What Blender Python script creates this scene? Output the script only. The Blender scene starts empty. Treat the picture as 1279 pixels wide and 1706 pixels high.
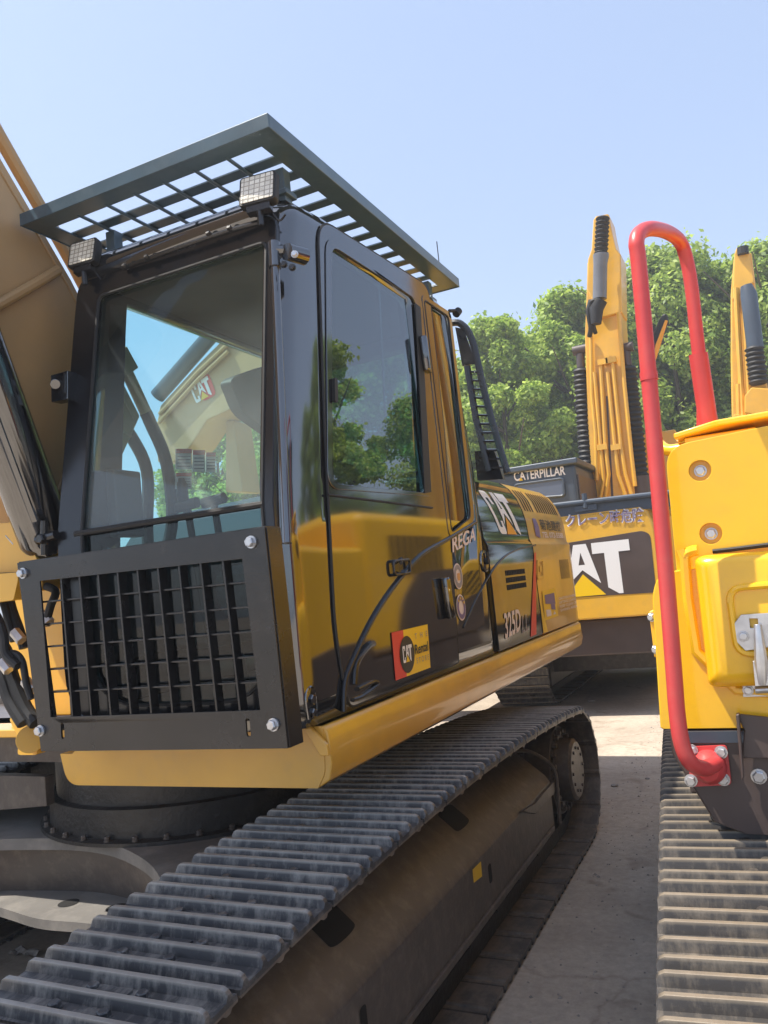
import bpy, bmesh, math, random
from mathutils import Vector, Matrix
from mathutils.geometry import tessellate_polygon
R = math.radians
random.seed(7)
sc = bpy.context.scene
COL = sc.collection

# ------------------------------------------------------------------ camera
W0, H0 = 1279.0, 1706.0
CX, CY, F = 639.5, 853.0, 1327.28
_y = Vector((1276-CX, 908-CY, F)).normalized()      # world +Y seen in the camera frame (x right, y down, z forward)
_x = -Vector((-2163-CX, 1255-CY, F)).normalized()
_z = _x.cross(_y).normalized()
_x = _y.cross(_z)
CAM = Vector((0, 0, 1.7))
cam = bpy.data.cameras.new('camera')
camo = bpy.data.objects.new('camera', cam)
COL.objects.link(camo)
cam.sensor_fit = 'VERTICAL'
cam.sensor_height = 24.0
cam.lens = 24.0*F/H0
cam.clip_start = 0.05
cam.clip_end = 2000
rot = Matrix(((_x[0], -_x[1], -_x[2]), (_y[0], -_y[1], -_y[2]), (_z[0], -_z[1], -_z[2])))
camo.matrix_world = Matrix.Translation(CAM) @ rot.to_4x4()
sc.camera = camo

def P(px, py, ax, val):
    """the point of the plane ax=val on the line of sight of a photograph pixel"""
    c = Vector((px-CX, py-CY, F))
    d = Vector((_x.dot(c), _y.dot(c), _z.dot(c)))
    i = 'xyz'.index(ax)
    return CAM + d*((val-CAM[i])/d[i])

# ------------------------------------------------------------------ light
SUN_EL, SUN_AZ = R(65.5), R(30)       # sun stands left of the camera (-X) and a little behind it (-Y)
world = bpy.data.worlds.new('World')
sc.world = world
world.use_nodes = True
nt = world.node_tree
nt.nodes.clear()
wo = nt.nodes.new('ShaderNodeOutputWorld')
bg = nt.nodes.new('ShaderNodeBackground')
sky = nt.nodes.new('ShaderNodeTexSky')
sky.sky_type = 'NISHITA'
sky.sun_disc = False
sky.sun_elevation = SUN_EL
sky.sun_rotation = R(270)-SUN_AZ
sky.air_density = 1.0
sky.dust_density = 1.6
sky.ozone_density = 2.0
bg.inputs[1].default_value = 0.13
hs = nt.nodes.new('ShaderNodeHueSaturation')      # hazy summer sky: paler than the clear-air model
hs.inputs['Saturation'].default_value = 0.80
hs.inputs['Value'].default_value = 1.08
nt.links.new(sky.outputs[0], hs.inputs['Color'])
ev = nt.nodes.new('ShaderNodeMix'); ev.data_type = 'RGBA'      # high thin haze evens the sky out
ev.inputs['Factor'].default_value = 0.55
ev.inputs['B'].default_value = (1.50, 1.95, 2.90, 1)
nt.links.new(hs.outputs[0], ev.inputs['A'])
nt.links.new(ev.outputs['Result'], bg.inputs[0])
nt.links.new(bg.outputs[0], wo.inputs[0])
sun = bpy.data.lights.new('sun', 'SUN')
suno = bpy.data.objects.new('sun', sun)
COL.objects.link(suno)
sun.energy = 3.5
sun.angle = R(0.5)
sun.color = (1.0, 0.93, 0.82)
tosun = Vector((-math.cos(SUN_EL)*math.cos(SUN_AZ), -math.cos(SUN_EL)*math.sin(SUN_AZ), math.sin(SUN_EL)))
suno.rotation_euler = tosun.to_track_quat('Z', 'Y').to_euler()
suno.location = (-6, -4, 14)
sc.view_settings.view_transform = 'Standard'
sc.view_settings.look = 'None'
sc.view_settings.exposure = 1.22
sc.view_settings.gamma = 1.0
sc.cycles.max_bounces = 8
sc.cycles.transparent_max_bounces = 16
sc.cycles.caustics_reflective = False
sc.cycles.caustics_refractive = False
try:
    sc.cycles.use_denoising = True
except Exception:
    pass

# ------------------------------------------------------------------ materials
def newmat(name):
    m = bpy.data.materials.new(name)
    m.use_nodes = True
    t = m.node_tree
    return m, t, t.nodes['Principled BSDF']

def mat(name, col, rough=0.5, metal=0.0, coat=0.0, var=0.0, vscale=6.0, ior=1.5, bump=0.0, bscale=60.0, dirt=None, dirt_amt=0.4, dscale=9.0, rvar=0.0):
    m, t, b = newmat(name)
    n, l = t.nodes, t.links
    b.inputs['Roughness'].default_value = rough
    b.inputs['Metallic'].default_value = metal
    b.inputs['Coat Weight'].default_value = coat
    b.inputs['Coat Roughness'].default_value = 0.06
    b.inputs['IOR'].default_value = ior
    tc = n.new('ShaderNodeTexCoord')
    out = None
    if var > 0:
        nz = n.new('ShaderNodeTexNoise'); nz.inputs['Scale'].default_value = vscale; nz.inputs['Detail'].default_value = 6
        l.new(tc.outputs['Object'], nz.inputs['Vector'])
        rp = n.new('ShaderNodeValToRGB')
        rp.color_ramp.elements[0].position = 0.3; rp.color_ramp.elements[1].position = 0.72
        rp.color_ramp.elements[0].color = tuple(c*(1-var) for c in col)+(1,)
        rp.color_ramp.elements[1].color = tuple(min(1, c*(1+var)) for c in col)+(1,)
        l.new(nz.outputs['Fac'], rp.inputs['Fac'])
        out = rp.outputs['Color']
    if dirt is not None:
        n2 = n.new('ShaderNodeTexNoise'); n2.inputs['Scale'].default_value = dscale; n2.inputs['Detail'].default_value = 9; n2.inputs['Roughness'].default_value = 0.7
        l.new(tc.outputs['Object'], n2.inputs['Vector'])
        r2 = n.new('ShaderNodeValToRGB')
        r2.color_ramp.elements[0].position = 0.48; r2.color_ramp.elements[1].position = 0.68
        r2.color_ramp.elements[0].color = (0, 0, 0, 1); r2.color_ramp.elements[1].color = (dirt_amt,)*3+(1,)
        l.new(n2.outputs['Fac'], r2.inputs['Fac'])
        mx = n.new('ShaderNodeMix'); mx.data_type = 'RGBA'
        l.new(r2.outputs['Color'], mx.inputs['Factor'])
        if out: l.new(out, mx.inputs['A'])
        else: mx.inputs['A'].default_value = tuple(col)+(1,)
        mx.inputs['B'].default_value = tuple(dirt)+(1,)
        out = mx.outputs['Result']
    if out: l.new(out, b.inputs['Base Color'])
    else: b.inputs['Base Color'].default_value = tuple(col)+(1,)
    if rvar > 0:
        n4 = n.new('ShaderNodeTexNoise'); n4.inputs['Scale'].default_value = 5; n4.inputs['Detail'].default_value = 5
        l.new(tc.outputs['Object'], n4.inputs['Vector'])
        mr = n.new('ShaderNodeMapRange')
        mr.inputs['To Min'].default_value = max(0, rough-rvar); mr.inputs['To Max'].default_value = rough+rvar
        l.new(n4.outputs['Fac'], mr.inputs['Value'])
        l.new(mr.outputs['Result'], b.inputs['Roughness'])
    if bump > 0:
        n3 = n.new('ShaderNodeTexNoise'); n3.inputs['Scale'].default_value = bscale; n3.inputs['Detail'].default_value = 5
        l.new(tc.outputs['Object'], n3.inputs['Vector'])
        bp = n.new('ShaderNodeBump'); bp.inputs['Strength'].default_value = bump; bp.inputs['Distance'].default_value = 0.01
        l.new(n3.outputs['Fac'], bp.inputs['Height'])
        l.new(bp.outputs['Normal'], b.inputs['Normal'])
    return m

def glassmat(name, tint, ior=1.5, rough=0.0, painted_haze=0.0):
    m = bpy.data.materials.new(name); m.use_nodes = True
    t = m.node_tree; n, l = t.nodes, t.links
    n.clear()
    o = n.new('ShaderNodeOutputMaterial'); mx = n.new('ShaderNodeMixShader')
    tr = n.new('ShaderNodeBsdfTransparent'); gl = n.new('ShaderNodeBsdfGlossy'); fr = n.new('ShaderNodeFresnel')
    tr.inputs[0].default_value = tuple(tint)+(1,)
    gl.inputs['Roughness'].default_value = rough
    fr.inputs['IOR'].default_value = ior
    ge = n.new('ShaderNodeNewGeometry'); mu = n.new('ShaderNodeMath'); mu.operation = 'MULTIPLY'; iv = n.new('ShaderNodeMath'); iv.operation = 'SUBTRACT'; iv.inputs[0].default_value = 1.0
    l.new(ge.outputs['Backfacing'], iv.inputs[1]); l.new(fr.outputs[0], mu.inputs[0]); l.new(iv.outputs[0], mu.inputs[1])
    l.new(mu.outputs[0], mx.inputs[0]); l.new(tr.outputs[0], mx.inputs[1]); l.new(gl.outputs[0], mx.inputs[2]); l.new(mx.outputs[0], o.inputs[0])
    if painted_haze > 0:  # pale reflected haze painted into the glass as diffuse colour, stronger low down
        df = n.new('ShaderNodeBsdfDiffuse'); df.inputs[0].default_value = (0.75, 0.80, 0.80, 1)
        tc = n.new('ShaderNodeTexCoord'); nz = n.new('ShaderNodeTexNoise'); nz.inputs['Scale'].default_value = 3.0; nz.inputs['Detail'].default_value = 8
        mr = n.new('ShaderNodeMapRange'); mr.inputs['To Min'].default_value = painted_haze*0.4; mr.inputs['To Max'].default_value = painted_haze*1.6
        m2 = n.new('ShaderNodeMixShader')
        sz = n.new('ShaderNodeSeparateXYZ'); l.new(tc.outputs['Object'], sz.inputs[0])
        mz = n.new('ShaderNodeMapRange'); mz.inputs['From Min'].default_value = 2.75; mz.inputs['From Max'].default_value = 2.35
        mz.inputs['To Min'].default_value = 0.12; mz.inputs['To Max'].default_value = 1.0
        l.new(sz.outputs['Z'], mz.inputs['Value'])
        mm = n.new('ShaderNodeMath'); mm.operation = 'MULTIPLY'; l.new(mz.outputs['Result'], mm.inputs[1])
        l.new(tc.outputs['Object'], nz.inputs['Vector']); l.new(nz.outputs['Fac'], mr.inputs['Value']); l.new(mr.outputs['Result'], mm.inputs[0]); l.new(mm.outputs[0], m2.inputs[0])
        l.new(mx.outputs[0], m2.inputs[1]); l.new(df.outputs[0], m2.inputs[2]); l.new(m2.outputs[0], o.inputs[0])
    return m

M = {}
M['yellow_old'] = mat('aged_yellow_paint', (0.62, 0.335, 0.035), 0.32, coat=0.5, var=0.10, vscale=3, dirt=(0.36, 0.24, 0.09), dirt_amt=0.25, dscale=5, rvar=0.08)
M['yellow_new'] = mat('fresh_yellow_paint', (0.88, 0.50, 0.010), 0.32, coat=0.5, var=0.04, vscale=2, bump=0.03, bscale=180, rvar=0.08, dirt=(0.66, 0.36, 0.03), dirt_amt=0.22, dscale=12)
M['yellow_mid'] = mat('machine_yellow_paint', (0.72, 0.40, 0.04), 0.38, coat=0.3, var=0.08, vscale=3, dirt=(0.45, 0.30, 0.12), dirt_amt=0.3, dscale=4)
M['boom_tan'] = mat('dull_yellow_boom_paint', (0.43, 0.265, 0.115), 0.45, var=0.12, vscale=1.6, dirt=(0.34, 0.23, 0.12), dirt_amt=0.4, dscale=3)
M['black_gloss'] = mat('gloss_black_paint', (0.010, 0.010, 0.012), 0.07, coat=0.0, ior=2.35, rvar=0.02)
M['black_satin'] = mat('satin_black_paint', (0.008, 0.008, 0.010), 0.22, ior=1.5, rvar=0.08)
M['black_steel'] = mat('black_painted_steel', (0.012, 0.011, 0.012), 0.25, ior=1.55, var=0.3, vscale=4, rvar=0.1, bump=0.05, bscale=120, dirt=(0.045, 0.038, 0.034), dirt_amt=0.4, dscale=7)
M['guard_steel'] = mat('sky_tinted_guard_paint', (0.050, 0.095, 0.135), 0.33, ior=1.7, var=0.2, vscale=5, dirt=(0.13, 0.18, 0.21), dirt_amt=0.35, dscale=7)  # blue sheen of the reflected sky is mixed into the dark base colour
M['rubber'] = mat('black_rubber', (0.012, 0.012, 0.013), 0.6, bump=0.1, bscale=150)
M['dark_hole'] = mat('dark_opening', (0.004, 0.004, 0.004), 0.8)
def shoe_mat(name, dark, worn, dust, amt):
    m, t, b = newmat(name)
    n, l = t.nodes, t.links
    tc = n.new('ShaderNodeTexCoord'); oi = n.new('ShaderNodeObjectInfo')
    sc_ = n.new('ShaderNodeVectorMath'); sc_.operation = 'SCALE'; sc_.inputs['Scale'].default_value = 37.0
    cb = n.new('ShaderNodeCombineXYZ'); ad = n.new('ShaderNodeVectorMath'); ad.operation = 'ADD'
    l.new(oi.outputs['Random'], cb.inputs['X']); l.new(oi.outputs['Random'], cb.inputs['Y']); l.new(cb.outputs[0], sc_.inputs[0])
    l.new(tc.outputs['Object'], ad.inputs[0]); l.new(sc_.outputs[0], ad.inputs[1])
    sp = n.new('ShaderNodeSeparateXYZ'); l.new(tc.outputs['Object'], sp.inputs[0])
    def noise(scale, mapping):
        mp = n.new('ShaderNodeVectorMath'); mp.operation = 'MULTIPLY'; mp.inputs[1].default_value = mapping
        l.new(ad.outputs[0], mp.inputs[0])
        z = n.new('ShaderNodeTexNoise'); z.inputs['Scale'].default_value = scale; z.inputs['Detail'].default_value = 8; z.inputs['Roughness'].default_value = 0.7
        l.new(mp.outputs[0], z.inputs['Vector']); return z
    n1 = noise(9, (1, 1, 1)); n2 = noise(40, (1, .25, .25)); n3 = noise(5, (.5, 3, 3))
    mr = n.new('ShaderNodeMapRange'); mr.inputs['From Min'].default_value = 0.019; mr.inputs['From Max'].default_value = 0.0265
    l.new(sp.outputs['Z'], mr.inputs['Value'])
    ml = n.new('ShaderNodeMath'); ml.operation = 'MULTIPLY'; l.new(mr.outputs['Result'], ml.inputs[0]); l.new(n3.outputs['Fac'], ml.inputs[1])
    ma = n.new('ShaderNodeMath'); ma.operation = 'MULTIPLY'; ma.use_clamp = True; ma.inputs[1].default_value = 1.5; l.new(ml.outputs[0], ma.inputs[0])
    mx = n.new('ShaderNodeMix'); mx.data_type = 'RGBA'; mx.inputs['A'].default_value = dark+(1,); mx.inputs['B'].default_value = worn+(1,)
    l.new(ma.outputs[0], mx.inputs['Factor'])
    rp = n.new('ShaderNodeValToRGB'); rp.color_ramp.elements[0].position = 0.50; rp.color_ramp.elements[1].position = 0.72
    rp.color_ramp.elements[0].color = (0, 0, 0, 1); rp.color_ramp.elements[1].color = (amt,)*3+(1,)
    av = n.new('ShaderNodeMath'); av.operation = 'MULTIPLY_ADD'; av.inputs[1].default_value = 0.5
    hf = n.new('ShaderNodeMath'); hf.operation = 'MULTIPLY'; hf.inputs[1].default_value = 0.55; l.new(n1.outputs['Fac'], hf.inputs[0])
    l.new(n2.outputs['Fac'], av.inputs[0]); l.new(hf.outputs[0], av.inputs[2]); l.new(av.outputs[0], rp.inputs['Fac'])
    m2 = n.new('ShaderNodeMix'); m2.data_type = 'RGBA'; m2.inputs['B'].default_value = dust+(1,)
    l.new(rp.outputs['Color'], m2.inputs['Factor']); l.new(mx.outputs['Result'], m2.inputs['A'])
    lt = n.new('ShaderNodeMath'); lt.operation = 'LESS_THAN'; lt.inputs[1].default_value = -0.012; l.new(sp.outputs['Z'], lt.inputs[0])
    nr = n.new('ShaderNodeMapRange'); nr.inputs['From Min'].default_value = 0.35; nr.inputs['From Max'].default_value = 0.65; nr.inputs['To Min'].default_value = 0.25; nr.inputs['To Max'].default_value = 0.95
    l.new(n1.outputs['Fac'], nr.inputs['Value'])
    lm = n.new('ShaderNodeMath'); lm.operation = 'MULTIPLY'; l.new(nr.outputs['Result'], lm.inputs[1]); l.new(lt.outputs[0], lm.inputs[0])
    m3 = n.new('ShaderNodeMix'); m3.data_type = 'RGBA'; l.new(lm.outputs[0], m3.inputs['Factor']); l.new(m2.outputs['Result'], m3.inputs['A']); m3.inputs['B'].default_value = (0.20, 0.155, 0.115, 1)
    l.new(m3.outputs['Result'], b.inputs['Base Color'])
    b.inputs['Metallic'].default_value = 0.2; b.inputs['Roughness'].default_value = 0.42
    bp = n.new('ShaderNodeBump'); bp.inputs['Strength'].default_value = 0.35; bp.inputs['Distance'].default_value = 0.006
    l.new(n1.outputs['Fac'], bp.inputs['Height']); l.new(bp.outputs['Normal'], b.inputs['Normal'])
    return m
M['track'] = shoe_mat('track_shoe_steel', (0.052, 0.053, 0.058), (0.34, 0.32, 0.29), (0.36, 0.34, 0.31), 0.8)
M['track_dusty'] = shoe_mat('dusty_track_steel', (0.060, 0.055, 0.052), (0.27, 0.22, 0.16), (0.30, 0.25, 0.19), 0.7)
M['frame_dark'] = mat('undercarriage_dark_paint', (0.088, 0.072, 0.061), 0.40, var=0.15, vscale=3, dirt=(0.24, 0.20, 0.16), dirt_amt=0.35, dscale=14, bump=0.15, bscale=40)
M['body_grey'] = mat('dusty_grey_car_body', (0.15, 0.143, 0.133), 0.5, var=0.2, vscale=3, dirt=(0.30, 0.28, 0.25), dirt_amt=0.5, dscale=5, bump=0.1, bscale=40)
M['brown_dark'] = mat('dark_brown_paint', (0.075, 0.055, 0.050), 0.4, var=0.15, vscale=4)
M['chain'] = mat('greasy_track_chain', (0.02, 0.018, 0.016), 0.5, var=0.4, vscale=14, bump=0.4, bscale=50)
M['red'] = mat('red_rail_paint', (0.60, 0.060, 0.062), 0.40, coat=0.1, var=0.08, vscale=9, dirt=(0.45, 0.12, 0.09), dirt_amt=0.3, bump=0.05, bscale=90)
M['zinc'] = mat('zinc_plated_steel', (0.55, 0.56, 0.58), 0.32, metal=0.8, var=0.15, vscale=30)
M['white'] = mat('white_decal', (0.78, 0.77, 0.76), 0.4)
M['pale'] = mat('pale_pink_decal', (0.72, 0.62, 0.60), 0.45)
M['dec_yellow'] = mat('yellow_decal', (0.83, 0.53, 0.01), 0.4)
M['dec_orange'] = mat('orange_decal', (0.75, 0.33, 0.02), 0.4)
M['dec_red'] = mat('red_decal', (0.68, 0.05, 0.035), 0.4)
M['dec_black'] = mat('black_decal', (0.018, 0.014, 0.014), 0.4)
M['dec_purple'] = mat('purple_decal', (0.14, 0.10, 0.26), 0.4)
M['dec_violet'] = mat('violet_grey_decal', (0.20, 0.16, 0.26), 0.45)
M['dec_grey'] = mat('grey_decal', (0.26, 0.24, 0.27), 0.45)
M['glass_front'] = glassmat('windshield_glass', (0.84, 0.94, 0.94), painted_haze=0.075)
M['glass_side'] = glassmat('tinted_side_glass', (0.42, 0.55, 0.54), ior=2.7)
M['glass_far'] = glassmat('far_window_glass', (0.82, 0.96, 0.97), ior=1.2)
M['seat'] = mat('grey_seat_fabric', (0.075, 0.085, 0.09), 0.9, var=0.2, vscale=40)
M['plastic'] = mat('charcoal_plastic', (0.05, 0.05, 0.05), 0.55, var=0.15, vscale=10)
M['lining'] = mat('brown_roof_lining', (0.085, 0.068, 0.06), 0.85, var=0.15, vscale=4)
M['slate'] = mat('slate_grey_paint', (0.05, 0.068, 0.095), 0.4, var=0.12, vscale=3)
M['slate_glass'] = mat('dusty_window_glass', (0.09, 0.11, 0.16), 0.12, ior=1.6)
M['cyl_grey'] = mat('grey_cylinder_paint', (0.13, 0.135, 0.15), 0.35, coat=0.3, var=0.1, vscale=4)
M['chrome'] = mat('chromed_rod', (0.6, 0.6, 0.62), 0.15, metal=1.0)
M['bark'] = mat('tree_bark', (0.10, 0.075, 0.05), 0.9, var=0.3, vscale=10, bump=0.5, bscale=20)
M['stone'] = mat('pebble_stone', (0.30, 0.27, 0.24), 0.9, var=0.25, vscale=20)

def led_mat():
    m, t, b = newmat('led_lens')
    n, l = t.nodes, t.links
    tc = n.new('ShaderNodeTexCoord'); v = n.new('ShaderNodeTexBrick')
    v.offset = 0.0
    v.inputs['Scale'].default_value = 1.0
    v.inputs['Brick Width'].default_value = 0.021; v.inputs['Row Height'].default_value = 0.019; v.inputs['Mortar Size'].default_value = 0.0022
    v.inputs['Color1'].default_value = (0.80, 0.78, 0.70, 1); v.inputs['Color2'].default_value = (0.55, 0.53, 0.46, 1); v.inputs['Mortar'].default_value = (0.30, 0.28, 0.23, 1)
    sp = n.new('ShaderNodeSeparateXYZ'); cb = n.new('ShaderNodeCombineXYZ')
    l.new(tc.outputs['Object'], sp.inputs[0]); l.new(sp.outputs['X'], cb.inputs['X']); l.new(sp.outputs['Z'], cb.inputs['Y']); l.new(cb.outputs[0], v.inputs['Vector'])
    l.new(v.outputs['Color'], b.inputs['Base Color'])
    b.inputs['Roughness'].default_value = 0.12; b.inputs['Coat Weight'].default_value = 0.6
    nz = n.new('ShaderNodeTexVoronoi'); nz.inputs['Scale'].default_value = 95
    l.new(tc.outputs['Object'], nz.inputs['Vector'])
    bp = n.new('ShaderNodeBump'); bp.inputs['Strength'].default_value = 0.35; bp.inputs['Distance'].default_value = 0.004
    l.new(nz.outputs['Distance'], bp.inputs['Height']); l.new(bp.outputs['Normal'], b.inputs['Normal'])
    return m
M['led'] = led_mat()

def leaf_mat(name, dark, light):
    m, t, b = newmat(name)
    n, l = t.nodes, t.links
    g = n.new('ShaderNodeNewGeometry'); r = n.new('ShaderNodeValToRGB')
    r.color_ramp.elements[0].color = tuple(dark)+(1,); r.color_ramp.elements[1].color = tuple(light)+(1,)
    l.new(g.outputs['Random Per Island'], r.inputs['Fac'])
    l.new(r.outputs['Color'], b.inputs['Base Color'])
    b.inputs['Roughness'].default_value = 0.5
    tr = n.new('ShaderNodeBsdfTranslucent'); mx = n.new('ShaderNodeMixShader'); mx.inputs[0].default_value = 0.55
    l.new(r.outputs['Color'], tr.inputs['Color'])
    o = n['Material Output']
    l.new(b.outputs[0], mx.inputs[1]); l.new(tr.outputs[0], mx.inputs[2]); l.new(mx.outputs[0], o.inputs[0])
    return m
M['leaf_a'] = leaf_mat('leaves_mid_green', (0.14, 0.24, 0.035), (0.50, 0.62, 0.14))
M['leaf_b'] = leaf_mat('leaves_fresh_green', (0.17, 0.29, 0.035), (0.55, 0.68, 0.14))

def ground_mat():
    m, t, b = newmat('worn_concrete')
    n, l = t.nodes, t.links
    tc = n.new('ShaderNodeTexCoord')
    n1 = n.new('ShaderNodeTexNoise'); n1.inputs['Scale'].default_value = 1.1; n1.inputs['Detail'].default_value = 8; n1.inputs['Roughness'].default_value = 0.65
    n2 = n.new('ShaderNodeTexNoise'); n2.inputs['Scale'].default_value = 22; n2.inputs['Detail'].default_value = 8; n2.inputs['Roughness'].default_value = 0.75
    l.new(tc.outputs['Object'], n1.inputs['Vector']); l.new(tc.outputs['Object'], n2.inputs['Vector'])
    r1 = n.new('ShaderNodeValToRGB')
    r1.color_ramp.elements[0].position = 0.3; r1.color_ramp.elements[0].color = (0.35, 0.295, 0.235, 1)
    r1.color_ramp.elements[1].position = 0.7; r1.color_ramp.elements[1].color = (0.54, 0.465, 0.38, 1)
    l.new(n1.outputs['Fac'], r1.inputs['Fac'])
    r2 = n.new('ShaderNodeValToRGB')
    r2.color_ramp.elements[0].position = 0.3; r2.color_ramp.elements[0].color = (0.72, 0.72, 0.72, 1)
    r2.color_ramp.elements[1].position = 0.75; r2.color_ramp.elements[1].color = (1.12, 1.12, 1.12, 1)
    l.new(n2.outputs['Fac'], r2.inputs['Fac'])
    mx = n.new('ShaderNodeMix'); mx.data_type = 'RGBA'; mx.blend_type = 'MULTIPLY'; mx.inputs['Factor'].default_value = 1
    l.new(r1.outputs['Color'], mx.inputs['A']); l.new(r2.outputs['Color'], mx.inputs['B'])
    l.new(mx.outputs['Result'], b.inputs['Base Color'])
    v3 = n.new('ShaderNodeTexNoise'); v3.inputs['Scale'].default_value = 2.6; v3.inputs['Detail'].default_value = 4; v3.inputs['Distortion'].default_value = 1.2
    l.new(tc.outputs['Object'], v3.inputs['Vector'])
    r3 = n.new('ShaderNodeValToRGB'); r3.color_ramp.elements[0].position = 0.60; r3.color_ramp.elements[1].position = 0.74
    r3.color_ramp.elements[0].color = (1, 1, 1, 1); r3.color_ramp.elements[1].color = (0.62, 0.58, 0.54, 1)
    l.new(v3.outputs['Fac'], r3.inputs['Fac'])
    vc = n.new('ShaderNodeTexVoronoi'); vc.feature = 'DISTANCE_TO_EDGE'; vc.inputs['Scale'].default_value = 0.45
    nd = n.new('ShaderNodeTexNoise'); nd.inputs['Scale'].default_value = 3.0; nd.inputs['Detail'].default_value = 6
    va = n.new('ShaderNodeMix'); va.data_type = 'RGBA'; va.blend_type = 'ADD'; va.inputs['Factor'].default_value = 0.35
    l.new(tc.outputs['Object'], nd.inputs['Vector']); l.new(tc.outputs['Object'], va.inputs['A']); l.new(nd.outputs['Color'], va.inputs['B']); l.new(va.outputs['Result'], vc.inputs['Vector'])
    rc = n.new('ShaderNodeValToRGB'); rc.color_ramp.elements[0].position = 0.0; rc.color_ramp.elements[1].position = 0.006
    rc.color_ramp.elements[0].color = (0.80, 0.78, 0.76, 1); rc.color_ramp.elements[1].color = (1, 1, 1, 1)
    l.new(vc.outputs['Distance'], rc.inputs['Fac'])
    for src in (r3, rc):
        m4 = n.new('ShaderNodeMix'); m4.data_type = 'RGBA'; m4.blend_type = 'MULTIPLY'; m4.inputs['Factor'].default_value = 1
        l.new(mx.outputs['Result'], m4.inputs['A']); l.new(src.outputs['Color'], m4.inputs['B'])
        mx = m4
    l.new(mx.outputs['Result'], b.inputs['Base Color'])
    b.inputs['Roughness'].default_value = 0.85
    bp = n.new('ShaderNodeBump'); bp.inputs['Strength'].default_value = 0.35; bp.inputs['Distance'].default_value = 0.01
    l.new(n2.outputs['Fac'], bp.inputs['Height']); l.new(bp.outputs['Normal'], b.inputs['Normal'])
    return m
M['ground'] = ground_mat()

# ------------------------------------------------------------------ mesh helpers
def rootof(o):
    while o.parent: o = o.parent
    return o

class MB:
    def __init__(s): s.v, s.f = [], []
    def add(s, vs, fs):
        k = len(s.v)
        s.v += [Vector(v) for v in vs]; s.f += [tuple(i+k for i in f) for f in fs]
        return s
    def box(s, x0, x1, y0, y1, z0, z1):
        vs = [(x, y, z) for x in (x0, x1) for y in (y0, y1) for z in (z0, z1)]
        return s.add(vs, [(0, 1, 3, 2), (4, 6, 7, 5), (0, 4, 5, 1), (2, 3, 7, 6), (0, 2, 6, 4), (1, 5, 7, 3)])
    def obox(s, c, ax, ay, az):
        c = Vector(c); ax, ay, az = Vector(ax), Vector(ay), Vector(az)
        vs = [c+ax*i+ay*j+az*k for i in (-1, 1) for j in (-1, 1) for k in (-1, 1)]
        return s.add(vs, [(0, 1, 3, 2), (4, 6, 7, 5), (0, 4, 5, 1), (2, 3, 7, 6), (0, 2, 6, 4), (1, 5, 7, 3)])
    def plate(s, outer, holes, d):
        """polygon with holes (3-D points in one plane) thickened along d"""
        d = Vector(d)
        loops = [[Vector(p) for p in outer]]+[[Vector(p) for p in h] for h in holes]
        flat = [p for lp in loops for p in lp]
        n = len(flat)
        tris = tessellate_polygon(loops)
        vs = flat+[p+d for p in flat]
        fs = [tuple(t) for t in tris]+[tuple(i+n for i in reversed(t)) for t in tris]
        k = 0
        for lp in loops:
            m = len(lp)
            fs += [(k+i, k+(i+1) % m, k+(i+1) % m+n, k+i+n) for i in range(m)]
            k += m
        return s.add(vs, fs)
    def tube(s, pts, r, n=12, cap=True):
        pts = [Vector(p) for p in pts]
        rs = r if isinstance(r, (list, tuple)) else [r]*len(pts)
        up = None; vs = []; fs = []
        for i, p in enumerate(pts):
            a = pts[max(i-1, 0)]; b = pts[min(i+1, len(pts)-1)]
            t = (b-a).normalized()
            if up is None:
                up = t.orthogonal().normalized()
            else:
                up = (up-t*up.dot(t)).normalized()
            sd = t.cross(up)
            for k in range(n):
                a_ = 2*math.pi*k/n
                vs.append(p+(up*math.cos(a_)+sd*math.sin(a_))*rs[i])
        for i in range(len(pts)-1):
            for k in range(n):
                fs.append((i*n+k, i*n+(k+1) % n, (i+1)*n+(k+1) % n, (i+1)*n+k))
        if cap:
            fs.append(tuple(range(n))[::-1]); fs.append(tuple(range((len(pts)-1)*n, len(pts)*n)))
        return s.add(vs, fs)
    def loft(s, rings, closed=True, caps=True):
        n = len(rings[0]); vs = [p for r in rings for p in r]; fs = []
        for i in range(len(rings)-1):
            for k in range(n if closed else n-1):
                fs.append((i*n+k, i*n+(k+1) % n, (i+1)*n+(k+1) % n, (i+1)*n+k))
        if caps:
            fs.append(tuple(range(n))[::-1]); fs.append(tuple(range((len(rings)-1)*n, len(rings)*n)))
        return s.add(vs, fs)
    def bolt(s, c, d, r, h):
        """flanged hex bolt head on c, axis d"""
        c, d = Vector(c), Vector(d).normalized()
        s.tube([c, c+d*h*0.25], r*1.25, 14)
        return s.tube([c+d*h*0.25, c+d*h*0.85, c+d*h], [r, r, r*0.8], 6)
    def build(s, name, m, parent=None, bevel=0.0, seg=2, smooth=False, angle=35, prop=None):
        me = bpy.data.meshes.new(name)
        off = rootof(parent).location if parent else Vector((0, 0, 0))
        me.from_pydata([v-off for v in s.v], [], s.f)
        bm = bmesh.new(); bm.from_mesh(me)
        bmesh.ops.recalc_face_normals(bm, faces=bm.faces)
        bm.to_mesh(me); bm.free()
        me.materials.append(m)
        o = bpy.data.objects.new(name, me)
        COL.objects.link(o)
        if parent: o.parent = parent
        if bevel > 0:
            b = o.modifiers.new('bevel', 'BEVEL'); b.width = bevel; b.segments = seg; b.limit_method = 'ANGLE'; b.angle_limit = R(angle)
            b.harden_normals = True
            smooth = True
        if smooth:
            me.polygons.foreach_set('use_smooth', [True]*len(me.polygons))
            try:
                me.set_sharp_from_angle(angle=R(angle))
            except Exception:
                pass
        return o

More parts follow.
